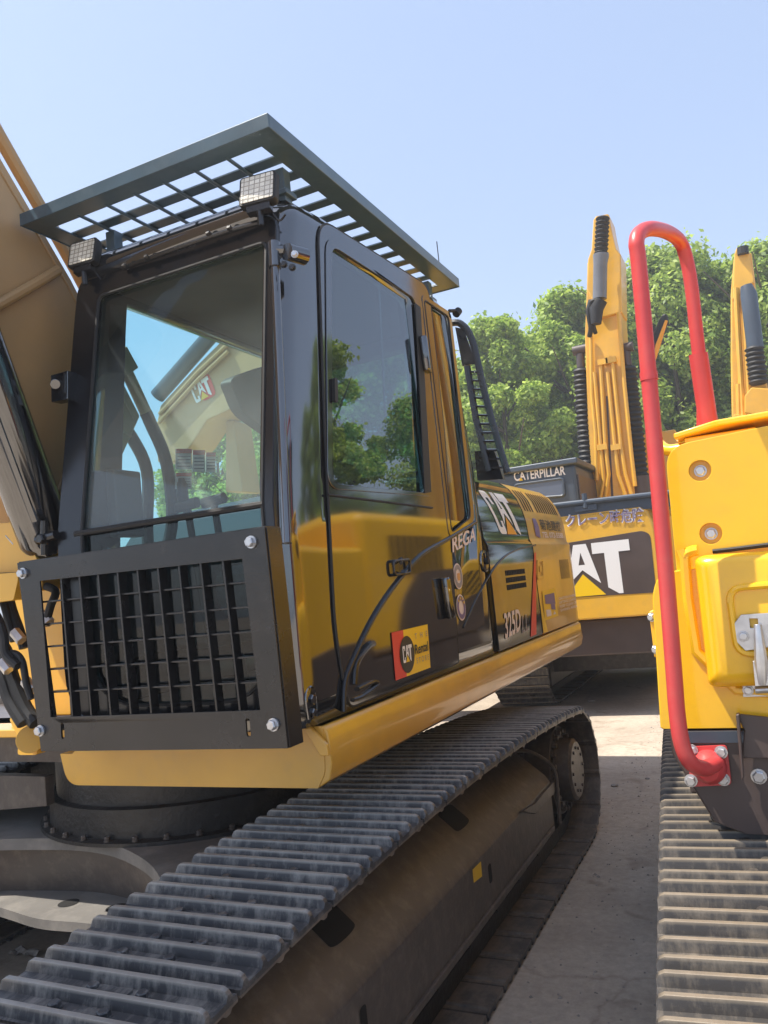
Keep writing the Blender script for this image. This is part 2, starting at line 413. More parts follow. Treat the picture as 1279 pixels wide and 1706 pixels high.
def smoothline(pts, n=6):
    """Catmull-Rom through points"""
    p = [Vector(q) for q in pts]; out = []
    for i in range(len(p)-1):
        a = p[max(i-1, 0)]; b = p[i]; c = p[i+1]; d = p[min(i+2, len(p)-1)]
        for k in range(n):
            t = k/n
            out.append(0.5*((2*b)+(c-a)*t+(2*a-5*b+4*c-d)*t*t+(-a+3*b-3*c+d)*t*t*t))
    out.append(p[-1])
    return out

def rpoly(pts, r, n=5):
    """round the corners of a closed polygon (2-D or 3-D points); r a number or one per corner"""
    p = [Vector(q) for q in pts]; m = len(p); out = []
    rr = r if isinstance(r, (list, tuple)) else [r]*m
    for i in range(m):
        a, b, c = p[i-1], p[i], p[(i+1) % m]
        if rr[i] <= 0: out.append(b); continue
        u = (a-b).normalized(); w = (c-b).normalized()
        q = min(rr[i], (a-b).length*0.49, (c-b).length*0.49)
        s0, s1 = b+u*q, b+w*q
        for k in range(n+1):
            t = k/n
            out.append(s0*(1-t)**2+b*2*t*(1-t)+s1*t*t)
    return out

def rrect(ax, val, a0, a1, b0, b1, r, n=5):
    """rounded rectangle in the plane ax=val"""
    q = rpoly([(a0, b0), (a1, b0), (a1, b1), (a0, b1)], r, n)
    if ax == 'x': return [Vector((val, p[0], p[1])) for p in q]
    if ax == 'y': return [Vector((p[0], val, p[1])) for p in q]
    return [Vector((p[0], p[1], val)) for p in q]

def thing(name, label, cat, loc, group=None):
    o = bpy.data.objects.new(name, None); COL.objects.link(o)
    o.location = loc; o['label'] = label; o['category'] = cat; o.empty_display_size = 0.3
    if group: o['group'] = group
    return o

def bil(q):
    a, b, c, d = [Vector(p) for p in q]      # bottom-left, bottom-right, top-right, top-left
    return lambda u, v: (a*(1-u)+b*u)*(1-v)+(d*(1-u)+c*u)*v

def decal(name, polys, fn, m, parent, cuts=0):
    """flat polygons in a unit square laid on a surface fn(u, v)"""
    bm = bmesh.new()
    for pl in polys:
        vs = [bm.verts.new((p[0], p[1], 0)) for p in pl]
        for t in tessellate_polygon([[Vector((p[0], p[1], 0)) for p in pl]]):
            try:
                bm.faces.new([vs[i] for i in t])
            except ValueError:
                pass
    for k in range(1, cuts):
        bmesh.ops.bisect_plane(bm, geom=bm.verts[:]+bm.edges[:]+bm.faces[:], plane_co=(0, k/cuts, 0), plane_no=(0, 1, 0))
    off = rootof(parent).location
    for v in bm.verts: v.co = Vector(fn(v.co.x, v.co.y))-off
    me = bpy.data.meshes.new(name); bm.to_mesh(me); bm.free()
    me.materials.append(m)
    o = bpy.data.objects.new(name, me); COL.objects.link(o); o.parent = parent
    return o

def textdecal(name, s, fn, m, parent, bold=0.02, cuts=0, rows=None):
    """lettering laid on a surface fn(u, v); fills the unit square"""
    cu = bpy.data.curves.new('lettering', 'FONT'); cu.body = s; cu.offset = bold; cu.size = 1.0; cu.resolution_u = 4
    to = bpy.data.objects.new('lettering', cu); COL.objects.link(to)
    dg = bpy.context.evaluated_depsgraph_get(); dg.update()
    me = bpy.data.meshes.new_from_object(to.evaluated_get(dg))
    bpy.data.objects.remove(to); bpy.data.curves.remove(cu)
    me.name = name; me.materials.clear(); me.materials.append(m)
    bm = bmesh.new(); bm.from_mesh(me)
    xs = [v.co.x for v in bm.verts]; ys = [v.co.y for v in bm.verts]
    x0, x1, y0, y1 = min(xs), max(xs), min(ys), max(ys)
    for v in bm.verts: v.co = Vector(((v.co.x-x0)/(x1-x0), (v.co.y-y0)/max(1e-6, y1-y0), 0))
    for k in range(1, cuts):
        bmesh.ops.bisect_plane(bm, geom=bm.verts[:]+bm.edges[:]+bm.faces[:], plane_co=(0, k/cuts, 0), plane_no=(0, 1, 0))
    off = rootof(parent).location
    for v in bm.verts: v.co = Vector(fn(v.co.x, v.co.y))-off
    bm.to_mesh(me); bm.free()
    o = bpy.data.objects.new(name, me); COL.objects.link(o); o.parent = parent
    return o

def sub(fn, u0, u1, v0, v1):
    return lambda u, v: fn(u0+(u1-u0)*u, v0+(v1-v0)*v)

def disc2(cx, cy, rx, ry, n=28):
    return [(cx+rx*math.cos(2*math.pi*k/n), cy+ry*math.sin(2*math.pi*k/n)) for k in range(n)]

def cat_logo(fn, parent, cuts=0, tri='dec_yellow'):
    """the three heavy letters with the yellow triangle; fn maps the unit square"""
    w = 1.62
    def nz(pl): return [(x/w, y) for x, y in pl]
    C = rpoly([(0.0, 0.0), (0.45, 0.0), (0.45, 0.31), (0.31, 0.31), (0.31, 0.16), (0.15, 0.16), (0.15, 0.84), (0.31, 0.84), (0.31, 0.69), (0.45, 0.69), (0.45, 1.0), (0.0, 1.0)],
              [0.12, 0.10, 0, 0, 0.03, 0.04, 0.04, 0.03, 0, 0, 0.10, 0.12], 3)
    A1 = [(0.68, 1), (0.79, 1), (0.79, 0.84), (0.735, 0.60), (0.79, 0.60), (0.79, 0.50), (0.50, 0.22)]
    A2 = [(1.58-x, y) for x, y in A1][::-1]
    T = [(0.99, 1), (1.62, 1), (1.62, 0.79), (1.43, 0.79), (1.43, 0), (1.36, 0), (1.19, 0.13), (1.19, 0.79), (0.99, 0.79)]
    TR = [(0.79, 0.42), (0.46, 0.0), (1.14, 0.0)]
    decal('cat_lettering', [nz(C), nz(A1), nz(A2), nz(T)], fn, M['white'], parent, cuts)
    decal('triangle_mark', [nz(TR)], fn, M[tri], parent, cuts)

# ------------------------------------------------------------------ the ground
mb = MB(); mb.add([(-400, -300, 0), (400, -300, 0), (400, 500, 0), (-400, 500, 0)], [(0, 1, 2, 3)])
g = mb.build('ground', M['ground']); g['kind'] = 'structure'

# ------------------------------------------------------------------ crawler tracks
def track_path(yf, yr, ztop, zmid, zr, r):
    """outer face of a track as a closed line in (Y, z), front at yf, rear at yr"""
    pts = []
    for k in range(13):
        a = -math.pi/2-math.pi*k/12*1.0
        pts.append((yf+r+r*math.cos(a), r+0.02+r*math.sin(a)))
    for k in range(1, 12):
        t = k/12
        y = yf+r+(yr-yf-2*r)*t
        z0 = (2*r+0.02)*(1-t)+(2*zr+0.02)*t
        pts.append((y, z0+(zmid-(2*r+2*zr)/2-0.02)*math.sin(math.pi*t)**0.8*1.0))
    for k in range(13):
        a = math.pi/2-math.pi*k/12
        pts.append((yr-zr+zr*math.cos(a), zr+0.02+zr*math.sin(a)))
    return pts

def shoe_mesh(w, pitch):
    mb = MB()
    L = pitch*0.945; h = 0.027; t = 0.018
    b = pitch*0.362
    prof = [(-L/2, -t), (-L/2, 0)]
    for i in range(3):
        c = b*(i-1)
        prof += [(c-0.016, 0.001), (c-0.008, h*0.97), (c-0.006, h), (c+0.004, h), (c+0.006, h*.97), (c+0.011, 0.001)]
    prof += [(L/2, 0), (L/2, -t), (L/2-.022, -t), (L/2-.03, -t-.008), (L/2-.045, -t-.008), (L/2-.055, -t)]
    rings = []
    for x, s in ((-w/2, 0.45), (-w/2+0.006, 0.8), (-w/2+0.018, 1), (0, 1), (w/2-0.018, 1), (w/2-0.006, 0.8), (w/2, 0.45)):
        rings.append([Vector((x, p[0], p[1]*(s if p[1] > 0 else 1))) for p in prof])
    mb.loft(rings)
    for sx in (-1, 1):
        for dy in (-b*0.5, b*0.5):
            mb.bolt((sx*0.075+(0.02 if dy > 0 else -.02), dy, -0.002), (0, 0, 1), 0.015, 0.018)
    for dy in (-b*0.5, b*0.5):
        mb.box(-0.055, 0.055, dy-0.012, dy+0.012, 0.0, 0.007)
    return mb

def make_track(root, x0, x1, path, pitch, m, mirror_mesh=None, turn=None):
    pts = [Vector((0, p[0], p[1])) for p in path]
    n = len(pts)
    seg = [(pts[(i+1) % n]-pts[i]).length for i in range(n)]
    tot = sum(seg); cnt = round(tot/pitch); step = tot/cnt
    def at(d):
        d %= tot
        for i in range(n):
            if d <= seg[i]: return pts[i].lerp(pts[(i+1) % n], d/seg[i])
            d -= seg[i]
        return pts[0]
    proto = mirror_mesh
    xc = (x0+x1)/2
    loc = root.location
    for k in range(cnt):
        a, b = at((k-0.46)*step), at((k+0.46)*step)
        c = (a+b)/2; t = (b-a).normalized()
        nrm = Vector((0, -t.z, t.y))
        # path runs: front bottom -> front -> top (towards +Y) -> rear, so the outside is to the left
        if proto is None:
            proto = shoe_mesh(x1-x0, step)
            o = proto.build('track_shoe', m, root, smooth=True, angle=22)
            o.data.transform(Matrix.Translation(root.location))
            proto = o
        else:
            o = proto.copy(); COL.objects.link(o); o.parent = root
        mw = Matrix(((1, 0, 0, 0), (0, t.y, nrm.y, 0), (0, t.z, nrm.z, 0), (0, 0, 0, 1)))
        ml = Matrix.Translation(Vector((xc, c.y, c.z))-loc) @ mw
        o.matrix_local = turn @ ml if turn else ml
    # chain under the shoes
    mb = MB()
    for s in (-0.10, 0.10):
        rings = []
        for i in range(n):
            a, b = pts[i-1], pts[(i+1) % n]
            t = (b-a).normalized(); nr = Vector((0, -t.z, t.y))
            p = pts[i]
            q0, q1 = p-nr*0.022, p-nr*0.10
            rings.append([Vector((xc+s-0.03, q0.y, q0.z)), Vector((xc+s+0.03, q0.y, q0.z)), Vector((xc+s+0.03, q1.y, q1.z)), Vector((xc+s-0.03, q1.y, q1.z))])
        rings.append(rings[0])
        mb.loft(rings, caps=False)
    ch = mb.build('track_chain', M['chain'], root)
    if turn: ch.matrix_local = turn
    return proto

def wheel(mb, x0, x1, y, z, r, teeth=0):
    if teeth:
        pl = []
        for k in range(teeth):
            a = 2*math.pi*k/teeth
            for da, rr in ((-0.09, r*0.86), (-0.04, r), (0.04, r), (0.09, r*0.86)):
                pl.append((x0, y+rr*math.cos(a+da*21/teeth), z+rr*math.sin(a+da*21/teeth)))
        mb.plate(pl, [], (x1-x0, 0, 0))
    else:
        mb.tube([(x0, y, z), (x1, y, z)], r, 32)
    return mb

# ================================================================== EXCAVATOR A (black caged cab)
A = thing('excavator', 'used excavator with glossy black caged cab and yellow rear hood, nearest at the left', 'excavator', (-2.85, 3.4, 0))
XS = -1.40       # plane of the cab side
PA = track_path(0.95, 5.46, 0.80, 0.885, 0.385, 0.40)
TX0, TX1 = -1.80, -1.18
proto = make_track(A, TX0, TX1, PA, 0.216, M['track'])
make_track(A, -4.52, -3.90, PA, 0.216, M['track'], proto)

# track frames
for s, xo in ((1, 0.0), (-1, -5.7)):
    def X(x): return x if s == 1 else -5.7-x
    mb = MB()
    prof = [(-1.275, 0.255), (-1.275, 0.49), (-1.30, 0.525), (-1.47, 0.665), (-1.70, 0.665), (-1.70, 0.22), (-1.30, 0.22)]
    ys = [1.50, 4.55]
    mb.loft([[Vector((X(p[0]), y, p[1])) for p in prof] for y in ys])
    tf = mb.build('track_frame', M['frame_dark'], A, bevel=0.005, angle=20)
    mb = MB(); mb.box(X(-1.30), X(-1.262), 1.5, 4.5, 0.235, 0.262)
    mb.build('frame_ledge', M['frame_dark'], tf, bevel=0.004)
    mb = MB()
    wheel(mb, X(-1.58), X(-1.50), 5.07, 0.43, 0.325, 21)
    wheel(mb, X(-1.52), X(-1.34), 5.07, 0.43, 0.265)
    sp = mb.build('sprocket', M['frame_dark'], A, bevel=0.006)
    mb = MB(); mb.tube([(X(-1.34), 5.07, 0.43), (X(-1.25), 5.07, 0.43), (X(-1.235), 5.07, 0.43)], [0.19, 0.185, 0.165], 36)
    hub = mb.build('final_drive_cover', M['frame_dark'], sp, smooth=True, angle=30)
    if s == 1:
        for k in range(12):
            a = 2*math.pi*k/12
            mb = MB(); mb.bolt((X(-1.238), 5.07+0.13*math.cos(a), 0.43+0.13*math.sin(a)), (s, 0, 0), 0.010, 0.012); mb.build('cover_bolt', M['frame_dark'], sp, smooth=True, angle=30)
        for k in range(22):
            a = 2*math.pi*k/22
            mb = MB(); mb.bolt((X(-1.338), 5.07+0.232*math.cos(a), 0.43+0.232*math.sin(a)), (s, 0, 0), 0.017, 0.03); mb.build('drive_bolt', M['frame_dark'], sp, smooth=True, angle=30)
    mb = MB(); wheel(mb, X(-1.66), X(-1.30), 1.36, 0.42, 0.31); wheel(mb, X(-1.72), X(-1.26), 1.36, 0.42, 0.09)
    mb.build('idler', M['frame_dark'], A, bevel=0.01)
    for k in range(8):
        mb = MB(); y = 1.85+k*0.37
        mb.tube([(X(-1.64), y, 0.19), (X(-1.60), y, 0.19), (X(-1.59), y, 0.17), (X(-1.39), y, 0.17), (X(-1.38), y, 0.19), (X(-1.34), y, 0.19)], [0.08, 0.08, 0.07, 0.07, 0.08, 0.08], 20)
        mb.build('track_roller', M['chain'], A, smooth=True)
    if s == 1:
        # oval openings on the sloping top and small slots in the side plate
        fs = lambda y, t: Vector((-1.30-0.17*t, y, 0.525+0.14*t))+Vector((0.14, 0, 0.17)).normalized()*0.002
        mb = MB()
        for yc, hw in ((2.30, 0.085), (3.42, 0.085)):
            q = rpoly([(yc-hw, 0.42), (yc+hw, 0.42), (yc+hw, 0.98), (yc-hw, 0.98)], 0.16, 5)
            vs = [fs(p[0], p[1]) for p in q]
            mb = MB(); mb.add(vs, [tuple(range(len(vs)))]); mb.build('frame_opening', M['dark_hole'], tf)
        for yc, z0, z1 in ((2.20, 0.36, 0.44), (3.42, 0.35, 0.43)):
            q = rrect('x', -1.2735, yc-0.022, yc+0.022, z0, z1, 0.018)
            mb = MB(); mb.add(q, [tuple(range(len(q)))]); mb.build('frame_opening', M['dark_hole'], tf)
        sx = -1.2725
        decal('warning_sticker', [[(0, 0), (1, 0), (1, 1), (0, 1)]], bil([P(789, 1471, 'x', sx), P(803, 1460, 'x', sx), P(801, 1435, 'x', sx), P(787, 1449, 'x', sx)]), M['dec_yellow'], tf)
        # bent lifting strap at the rear end of the frame and a clip
        mb = MB()
        mb.tube(smoothline([(-1.44, 4.30, 0.70), (-1.36, 4.46, 0.68), (-1.265, 4.60, 0.56), (-1.255, 4.61, 0.42), (-1.26, 4.60, 0.24)]), 0.011, 8)
        mb.build('bent_strap', M['frame_dark'], tf, smooth=True)
        mb = MB()
        mb.plate([P(870, 1352, 'x', -1.262), P(893, 1356, 'x', -1.262), P(927, 1318, 'x', -1.262), P(927, 1298, 'x', -1.262), P(905, 1322, 'x', -1.262), P(893, 1338, 'x', -1.262)], [], (-0.02, 0, 0))
        mb.build('frame_bracket', M['frame_dark'], tf, bevel=0.003)

# car body between the tracks
cb_front = [P(0, 1400, 'z', .72), P(60, 1397, 'z', .72), P(130, 1398, 'z', .72), P(190, 1408, 'z', .72), P(240, 1432, 'z', .72), P(266, 1462, 'z', .72), P(270, 1490, 'z', .72)]
def cfl(z): return [Vector((p.x, p.y, z)) for p in cb_front]
mirror = [Vector((-5.7-p.x, p.y, p.z)) for p in reversed(cb_front)]
mb = MB()
front = smoothline([Vector((-3.55, 2.50, .72)), Vector((-3.36, 2.56, .72))]+cb_front[1:], 4)
front = [v for v in front]
poly = [Vector((-3.95, 2.0, .72))]+[Vector((-3.70, 2.2, .72))]+front+[Vector((-1.92, 2.02, .72)), Vector((-1.72, 1.85, .72)), Vector((-1.72, 4.75, .72)), Vector((-3.95, 4.75, .72))]
mb.plate(poly, [], (0, 0, -0.05))
cbody = mb.build('car_body', M['body_grey'], A, bevel=0.006)
mb = MB()
wall = [v+Vector((0, 0.03, -0.05)) for v in [Vector((-3.70, 2.2, .72))]+front+[Vector((-1.92, 2.02, .72))]]
mb.loft([wall, [v+Vector((0, 0.06, -0.22)) for v in wall]], closed=False, caps=False)
mb.build('body_wall', M['frame_dark'], cbody, smooth=True, angle=60)
mb = MB()
lo = [P(0, 1512, 'z', .46), P(60, 1530, 'z', .46), P(120, 1536, 'z', .46), P(180, 1540, 'z', .46), P(225, 1532, 'z', .46), P(245, 1512, 'z', .46)]
low = smoothline([Vector((-3.9, 2.6, .46))]+lo+[Vector((-1.80, 2.0, .46))], 4)
mb.plate(low+[Vector((-1.80, 3.2, .46)), Vector((-3.9, 3.2, .46))], [], (0, 0, -0.04))
lp = mb.build('lower_plate', M['body_grey'], cbody, bevel=0.005)
for px, py in ((114, 1504), (194, 1512)):
    c = P(px, py, 'z', .462)
    mb = MB(); mb.add([c+Vector((0.045*math.cos(a*0.3142), 0.045*math.sin(a*0.3142), 0)) for a in range(20)], [tuple(range(20))]); mb.build('drain_hole', M['dark_hole'], lp)

mb = MB(); mb.box(-3.95, -3.45, 3.3, 4.4, 0.73, 1.05); mb.build('swivel_housing', M['chain'], cbody)
mb = MB(); mb.box(-3.4, -2.2, 2.9, 4.6, 0.30, 0.67)
mb.build('body_core', M['frame_dark'], cbody)
mb = MB(); cs = Vector((-2.72, 3.35, 0))
mb.tube([cs+Vector((0, 0, .72)), cs+Vector((0, 0, .735)), cs+Vector((0, 0, .74)), cs+Vector((0, 0, 0.86)), cs+Vector((0, 0, .865)), cs+Vector((0, 0, 1.06))], [0.80, 0.80, 0.755, 0.755, 0.72, 0.72], 64)
ring = mb.build('slew_ring', M['chain'], A, smooth=True, angle=30)
for k in range(24):
    a = 2*math.pi*(k-19.5)/36
    mb = MB(); mb.bolt(cs+Vector((0.775*math.cos(a), 0.775*math.sin(a), .737)), (0, 0, 1), 0.012, 0.02); mb.build('ring_bolt', M['frame_dark'], ring)

# upper frame: yellow deck sill along the side and the cab platform in front
mb = MB()
sill = [(-1.43, 1.05), (-1.385, 1.075), (-1.372, 1.13), (-1.378, 1.232), (-1.392, 1.252), (-1.60, 1.252), (-1.60, 1.05)]
def sx_(y):       # the rear corner curves in
    if y < 6.25: return 0.0
    t = (y-6.25)/0.52
    return -0.62*(1-math.sqrt(max(0, 1-t*t)))
ysl = [2.318, 2.4, 4.0, 6.25]+[6.25+0.52*math.sin(R(a)) for a in range(10, 91, 10)]
mb.loft([[Vector((p[0]+sx_(y), y, p[1])) for p in sill] for y in ysl])
mb.build('deck_sill', M['yellow_old'], A, bevel=0.008, angle=40)
mb = MB()
pl = rpoly([P(120, 1256, 'y', 2.315), P(100, 1256, 'y', 2.315), P(112, 1308, 'y', 2.315), Vector((-1.432, 2.315, 1.05)), Vector((-1.40, 2.315, 1.10)), Vector((-1.392, 2.315, 1.252)), Vector((-2.40, 2.315, 1.252))], [0, 0.0, .09, 0, .02, 0.01, 0], 6)
mb.plate(pl, [], (0, 0.6, 0))
mb.build('cab_platform', M['yellow_old'], A, bevel=0.006)
mb = MB()
mb.plate([P(430+x*.0, 0, 'y', 2.31) for x in ()] or [Vector((-1.455, 2.312, 1.250)), Vector((-1.43, 2.312, 1.255)), Vector((-1.372, 2.312, 1.195)), Vector((-1.368, 2.312, 1.16)), Vector((-1.40, 2.312, 1.16))], [], (0, -0.018, 0))
mb.build('corner_rib', M['yellow_old'], A, bevel=0.004)
mb = MB()
mb.box(-4.2, -1.46, 2.6, 6.3, 1.06, 1.235)
mb.build('revolving_frame', M['frame_dark'], A)
mb = MB()
mb.box(-4.25, -2.45, 2.44, 2.75, 1.20, 1.235)
mb.box(-2.60, -2.52, 2.40, 2.45, 1.17, 1.25)
fl = mb.build('front_flange', M['yellow_old'], A, bevel=0.006)
mb = MB()
mb.box(-4.25, -1.62, 3.2, 6.2, 1.235, 1.27)
mb.build('deck_plate', M['frame_dark'], A)

# cab shell with openings
LV = [1.262, 1.34, 1.42, 1.93, 2.085, 2.30, 2.90, 2.99, 3.045, 3.10, 3.14, 3.185, 3.22, 3.245]
def yfr(z):
    for (a, b), (c, d) in (((1.2, 2.19), (2.0, 2.20)), ((2.0, 2.20), (2.9, 2.36)), ((2.9, 2.36), (3.3, 2.44))):
        if z <= c: return b+(d-b)*(z-a)/(c-a)
    return 2.44
def yrr(z): return 4.27-0.17*(z-2.2)/0.9 if z > 2.2 else 4.27
def inset(z):
    return {3.14: 0.006, 3.185: 0.03, 3.22: 0.07, 3.245: 0.14}.get(z, 0.0)
FRONTX = [-2.345, -2.0, -1.7, -1.488]
SIDES = [0.0, 0.085, 0.14, 0.40, 0.635, 0.70, 0.745, 0.95, 0.985, 1.0]
rings = []
rf, rr = 0.085, 0.09
for z in LV:
    i = inset(z); x0, x1, y0, y1 = -2.45+i, XS-i, yfr(z)+i, yrr(z)-i
    ring = [Vector((x, y0, z)) for x in FRONTX]
    for k in range(6):
        a = -math.pi/2+math.pi/2*k/5
        ring.append(Vector((x1-rf+rf*math.cos(a), y0+rf+rf*math.sin(a), z)))
    for s in SIDES[1:-1]:
        ring.append(Vector((x1, y0+rf+(y1-rr-y0-rf)*s, z)))
    for k in range(6):
        a = math.pi/2*k/5
        ring.append(Vector((x1-rr+rr*math.cos(a), y1-rr+rr*math.sin(a), z)))
    ring += [Vector((x, y1, z)) for x in (-1.56, -2.29)]
    for k in range(6):
        a = math.pi/2+math.pi/2*k/5
        ring.append(Vector((x0+rr+rr*math.cos(a), y1-rr+rr*math.sin(a), z)))
    for s in (0.93, 0.12):
        ring.append(Vector((x0, y0+rf+(y1-rr-y0-rf)*s, z)))
    for k in range(6):
        a = math.pi+math.pi/2*k/5
        ring.append(Vector((x0+rf+rf*math.cos(a), y0+rf+rf*math.sin(a), z)))
    if z > 3.0:        # the roof falls towards the front edge
        for q in ring:
            t = max(0.0, 1-(q.y-yfr(z))/0.55)
            q.z -= 0.07*t*t*(z-3.0)/0.245
    rings.append(ring)
N = len(rings[0])
iS = 4+6-1                     # index of side start on the camera side (end of the front corner arc)
def skip(k, z0, z1):
    if k < 3: return 1.34 <= z0 and z1 <= 3.05                       # front opening
    s = k-iS
    if 0 <= s < len(SIDES)-1:
        a, b = SIDES[s], SIDES[s+1]
        if 0.14 <= a and b <= 0.635 and 2.085 <= z0 and z1 <= 3.05: return True
        if 0.745 <= a and b <= 0.95 and 1.93 <= z0 and z1 <= 3.11: return True
    j = iS+len(SIDES)-2+6
    if k == j+1: return 2.30 <= z0 and z1 <= 3.0                     # rear window
    if k == j+9: return 1.93 <= z0 and z1 <= 3.05                    # far side window
    return False
mb = MB(); vs = [p for r in rings for p in r]; fs = []
for i in range(len(LV)-1):
    for k in range(N):
        if not skip(k, LV[i], LV[i+1]):
            fs.append((i*N+k, i*N+(k+1) % N, (i+1)*N+(k+1) % N, (i+1)*N+k))
fs.append(tuple(range((len(LV)-1)*N, len(LV)*N)))
mb.add(vs, fs)
cab = mb.build('cab_shell', M['black_gloss'], A, smooth=True, angle=40)
if any(p.normal.x < -0.9 and p.center.x+A.location.x > -1.45 for p in cab.data.polygons):
    cab.data.flip_normals()
so = cab.modifiers.new('wall', 'SOLIDIFY'); so.thickness = 0.045; so.offset = -1

def side_pt(s, z, off=0.0):
    """point on the camera-side wall of the cab"""
    y0, y1 = yfr(z)+rf, yrr(z)-rr
    return Vector((XS+off, y0+(y1-y0)*s, z))

def PS(px, py, off=0.0): return P(px, py, 'x', XS+off)

# door: a plate standing 6 mm proud of the cab wall, with its window opening
door_out = rpoly([PS(527, 362), PS(712, 478), PS(738, 720), PS(762, 1104), PS(578, 1180), PS(556, 1050), PS(538, 700)], [0.12, 0.10, 0, 0.02, 0.05, 0.1, 0.1], 6)
win = rpoly([PS(548, 410), PS(689, 500), PS(708, 822), PS(549, 806)], 0.06, 5)
mb = MB(); mb.plate([p+Vector((0.001, 0, 0)) for p in door_out], [[p+Vector((0.001, 0, 0)) for p in win]], (0.007, 0, 0))
door = mb.build('cab_door', M['black_gloss'], A, bevel=0.003)
mb = MB(); q = [p+Vector((-0.004, 0, 0)) for p in win]
mb.plate(q, [], (-0.005, 0, 0)); mb.build('door_window', M['glass_side'], door)
# rubber lines: door seam, window gasket, window divider and belt line
mb = MB(); mb.tube([p+Vector((0.004, 0, 0)) for p in door_out+door_out[:1]], 0.0055, 6, cap=False)
mb.build('door_seal', M['rubber'], door)
outer = rpoly([PS(538, 392), PS(699, 492), PS(720, 828), PS(541, 815)], 0.08, 5)
mb = MB(); mb.plate([p+Vector((0.009, 0, 0)) for p in outer], [[p+Vector((0.009, 0, 0)) for p in win]], (0.004, 0, 0))
mb.build('window_gasket', M['black_gloss'], door, bevel=0.002)
mb = MB()
for a, b, w in (((630, 462), (648, 818), 0.006),):
    mb.tube([PS(*a, -0.01), PS(*b, -0.01)], w, 6)
mb.build('window_divider', M['glass_side'], door)
mb = MB()
mb.plate([PS(690, 505, 0.012), PS(699, 512, 0.012), PS(717, 820, 0.012), PS(706, 822, 0.012)], [], (0.006, 0, 0))
mb.build('sliding_window_rail', M['rubber'], door, bevel=0.003)
mb = MB(); mb.tube([PS(546, 824, 0.010), PS(720, 846, 0.010)], 0.005, 6)
mb.build('belt_groove', M['rubber'], door)
# door handle loop, hinge cover, grab cover
mb = MB(); h = rpoly([PS(655, 935, 0.022), PS(682, 932, 0.022), PS(684, 954, 0.022), PS(657, 958, 0.022)], 0.018, 4)
mb.tube(h+h[:1], 0.0065, 8, cap=False)
mb.tube([PS(668, 931, 0.006), PS(668, 938, 0.028)], 0.008, 8); mb.tube([PS(671, 952, 0.028), PS(671, 960, 0.006)], 0.008, 8)
mb.build('door_handle', M['black_steel'], door, smooth=True)
mb = MB(); mb.plate(rpoly([PS(552, 630, 0.012), PS(557, 632, 0.012), PS(558, 672, 0.012), PS(553, 670, 0.012)], 0.008), [], (0.014, 0, 0))
mb.build('window_latch', M['rubber'], door, bevel=0.003)

# second side panel with its own window, hinges and lock
rw = rpoly([PS(703, 500), PS(744, 528), PS(781, 862), PS(749, 888)], [0.03, 0.03, 0.04, 0.04], 4)
rwo = rpoly([PS(699, 490), PS(748, 522), PS(788, 868), PS(745, 898)], [0.04, 0.04, 0.06, 0.06], 4)
mb = MB(); mb.plate([p+Vector((0.001, 0, 0)) for p in rwo], [[p+Vector((0.001, 0, 0)) for p in rw]], (0.010, 0, 0))
rwf = mb.build('rear_side_window', M['black_gloss'], A, bevel=0.003)
mb = MB(); mb.plate([p+Vector((-0.004, 0, 0)) for p in rw], [], (-0.005, 0, 0)); mb.build('window_pane', M['glass_side'], rwf)
mb = MB(); mb.tube([p+Vector((0.010, 0, 0)) for p in rw+rw[:1]], 0.004, 6, cap=False); mb.build('pane_seal', M['rubber'], rwf)
def hinge(px0, py0, px1, py1):
    mb = MB()
    a, b = PS(px0, py0, 0.03), PS(px1, py1, 0.03)
    mb.tube([a, a.lerp(b, 0.06), a.lerp(b, 0.94), b], [0.02, 0.024, 0.024, 0.02], 14)
    m_ = (a+b)/2; d = (b-a)/2
    mb.obox(m_+Vector((-0.012, 0.045, 0)), (0.012, 0, 0), (0, 0.035, 0), d*0.92)
    return mb.build('door_hinge', M['black_gloss'], A, bevel=0.004)
hinge(703, 560, 711, 618)
hinge(741, 962, 751, 1030)
# moulded curved trim across door and side panel
mb = MB()
crv = smoothline([PS(572, 1186, .010), PS(574, 1140, .010), PS(584, 1108, .010), PS(621, 1030, .010), PS(661, 970, .010), PS(701, 925, .010), PS(746, 898, .010), PS(792, 870, .010)], 6)
mb.tube(crv, 0.0105, 8)
mb.build('curved_trim', M['black_satin'], A, smooth=True, angle=60)
mb = MB()
crv2 = smoothline([PS(772, 1045, .002), PS(800, 985, .002), PS(830, 938, .004), PS(858, 917, .004), PS(892, 908, .004)], 6)
mb.tube(crv2, 0.0055, 8)
mb.build('curved_moulding', M['black_satin'], A, smooth=True, angle=60)
# round lock with key flap
mb = MB(); c = PS(806, 935, 0.0)
mb.tube([c, c+Vector((0.008, 0, 0)), c+Vector((0.012, 0, 0))], [0.062, 0.060, 0.045], 28)
lk = mb.build('lock_bezel', M['black_gloss'], A, smooth=True, angle=30)
mb = MB(); mb.tube([c+Vector((0.010, 0, 0)), c+Vector((0.03, 0, 0))], 0.02, 16); mb.obox(c+Vector((0.022, 0, 0.018)), (0.006, 0, 0), (0, 0.008, 0), (0, 0, 0.03))
mb.build('key_lock', M['rubber'], lk, bevel=0.002)
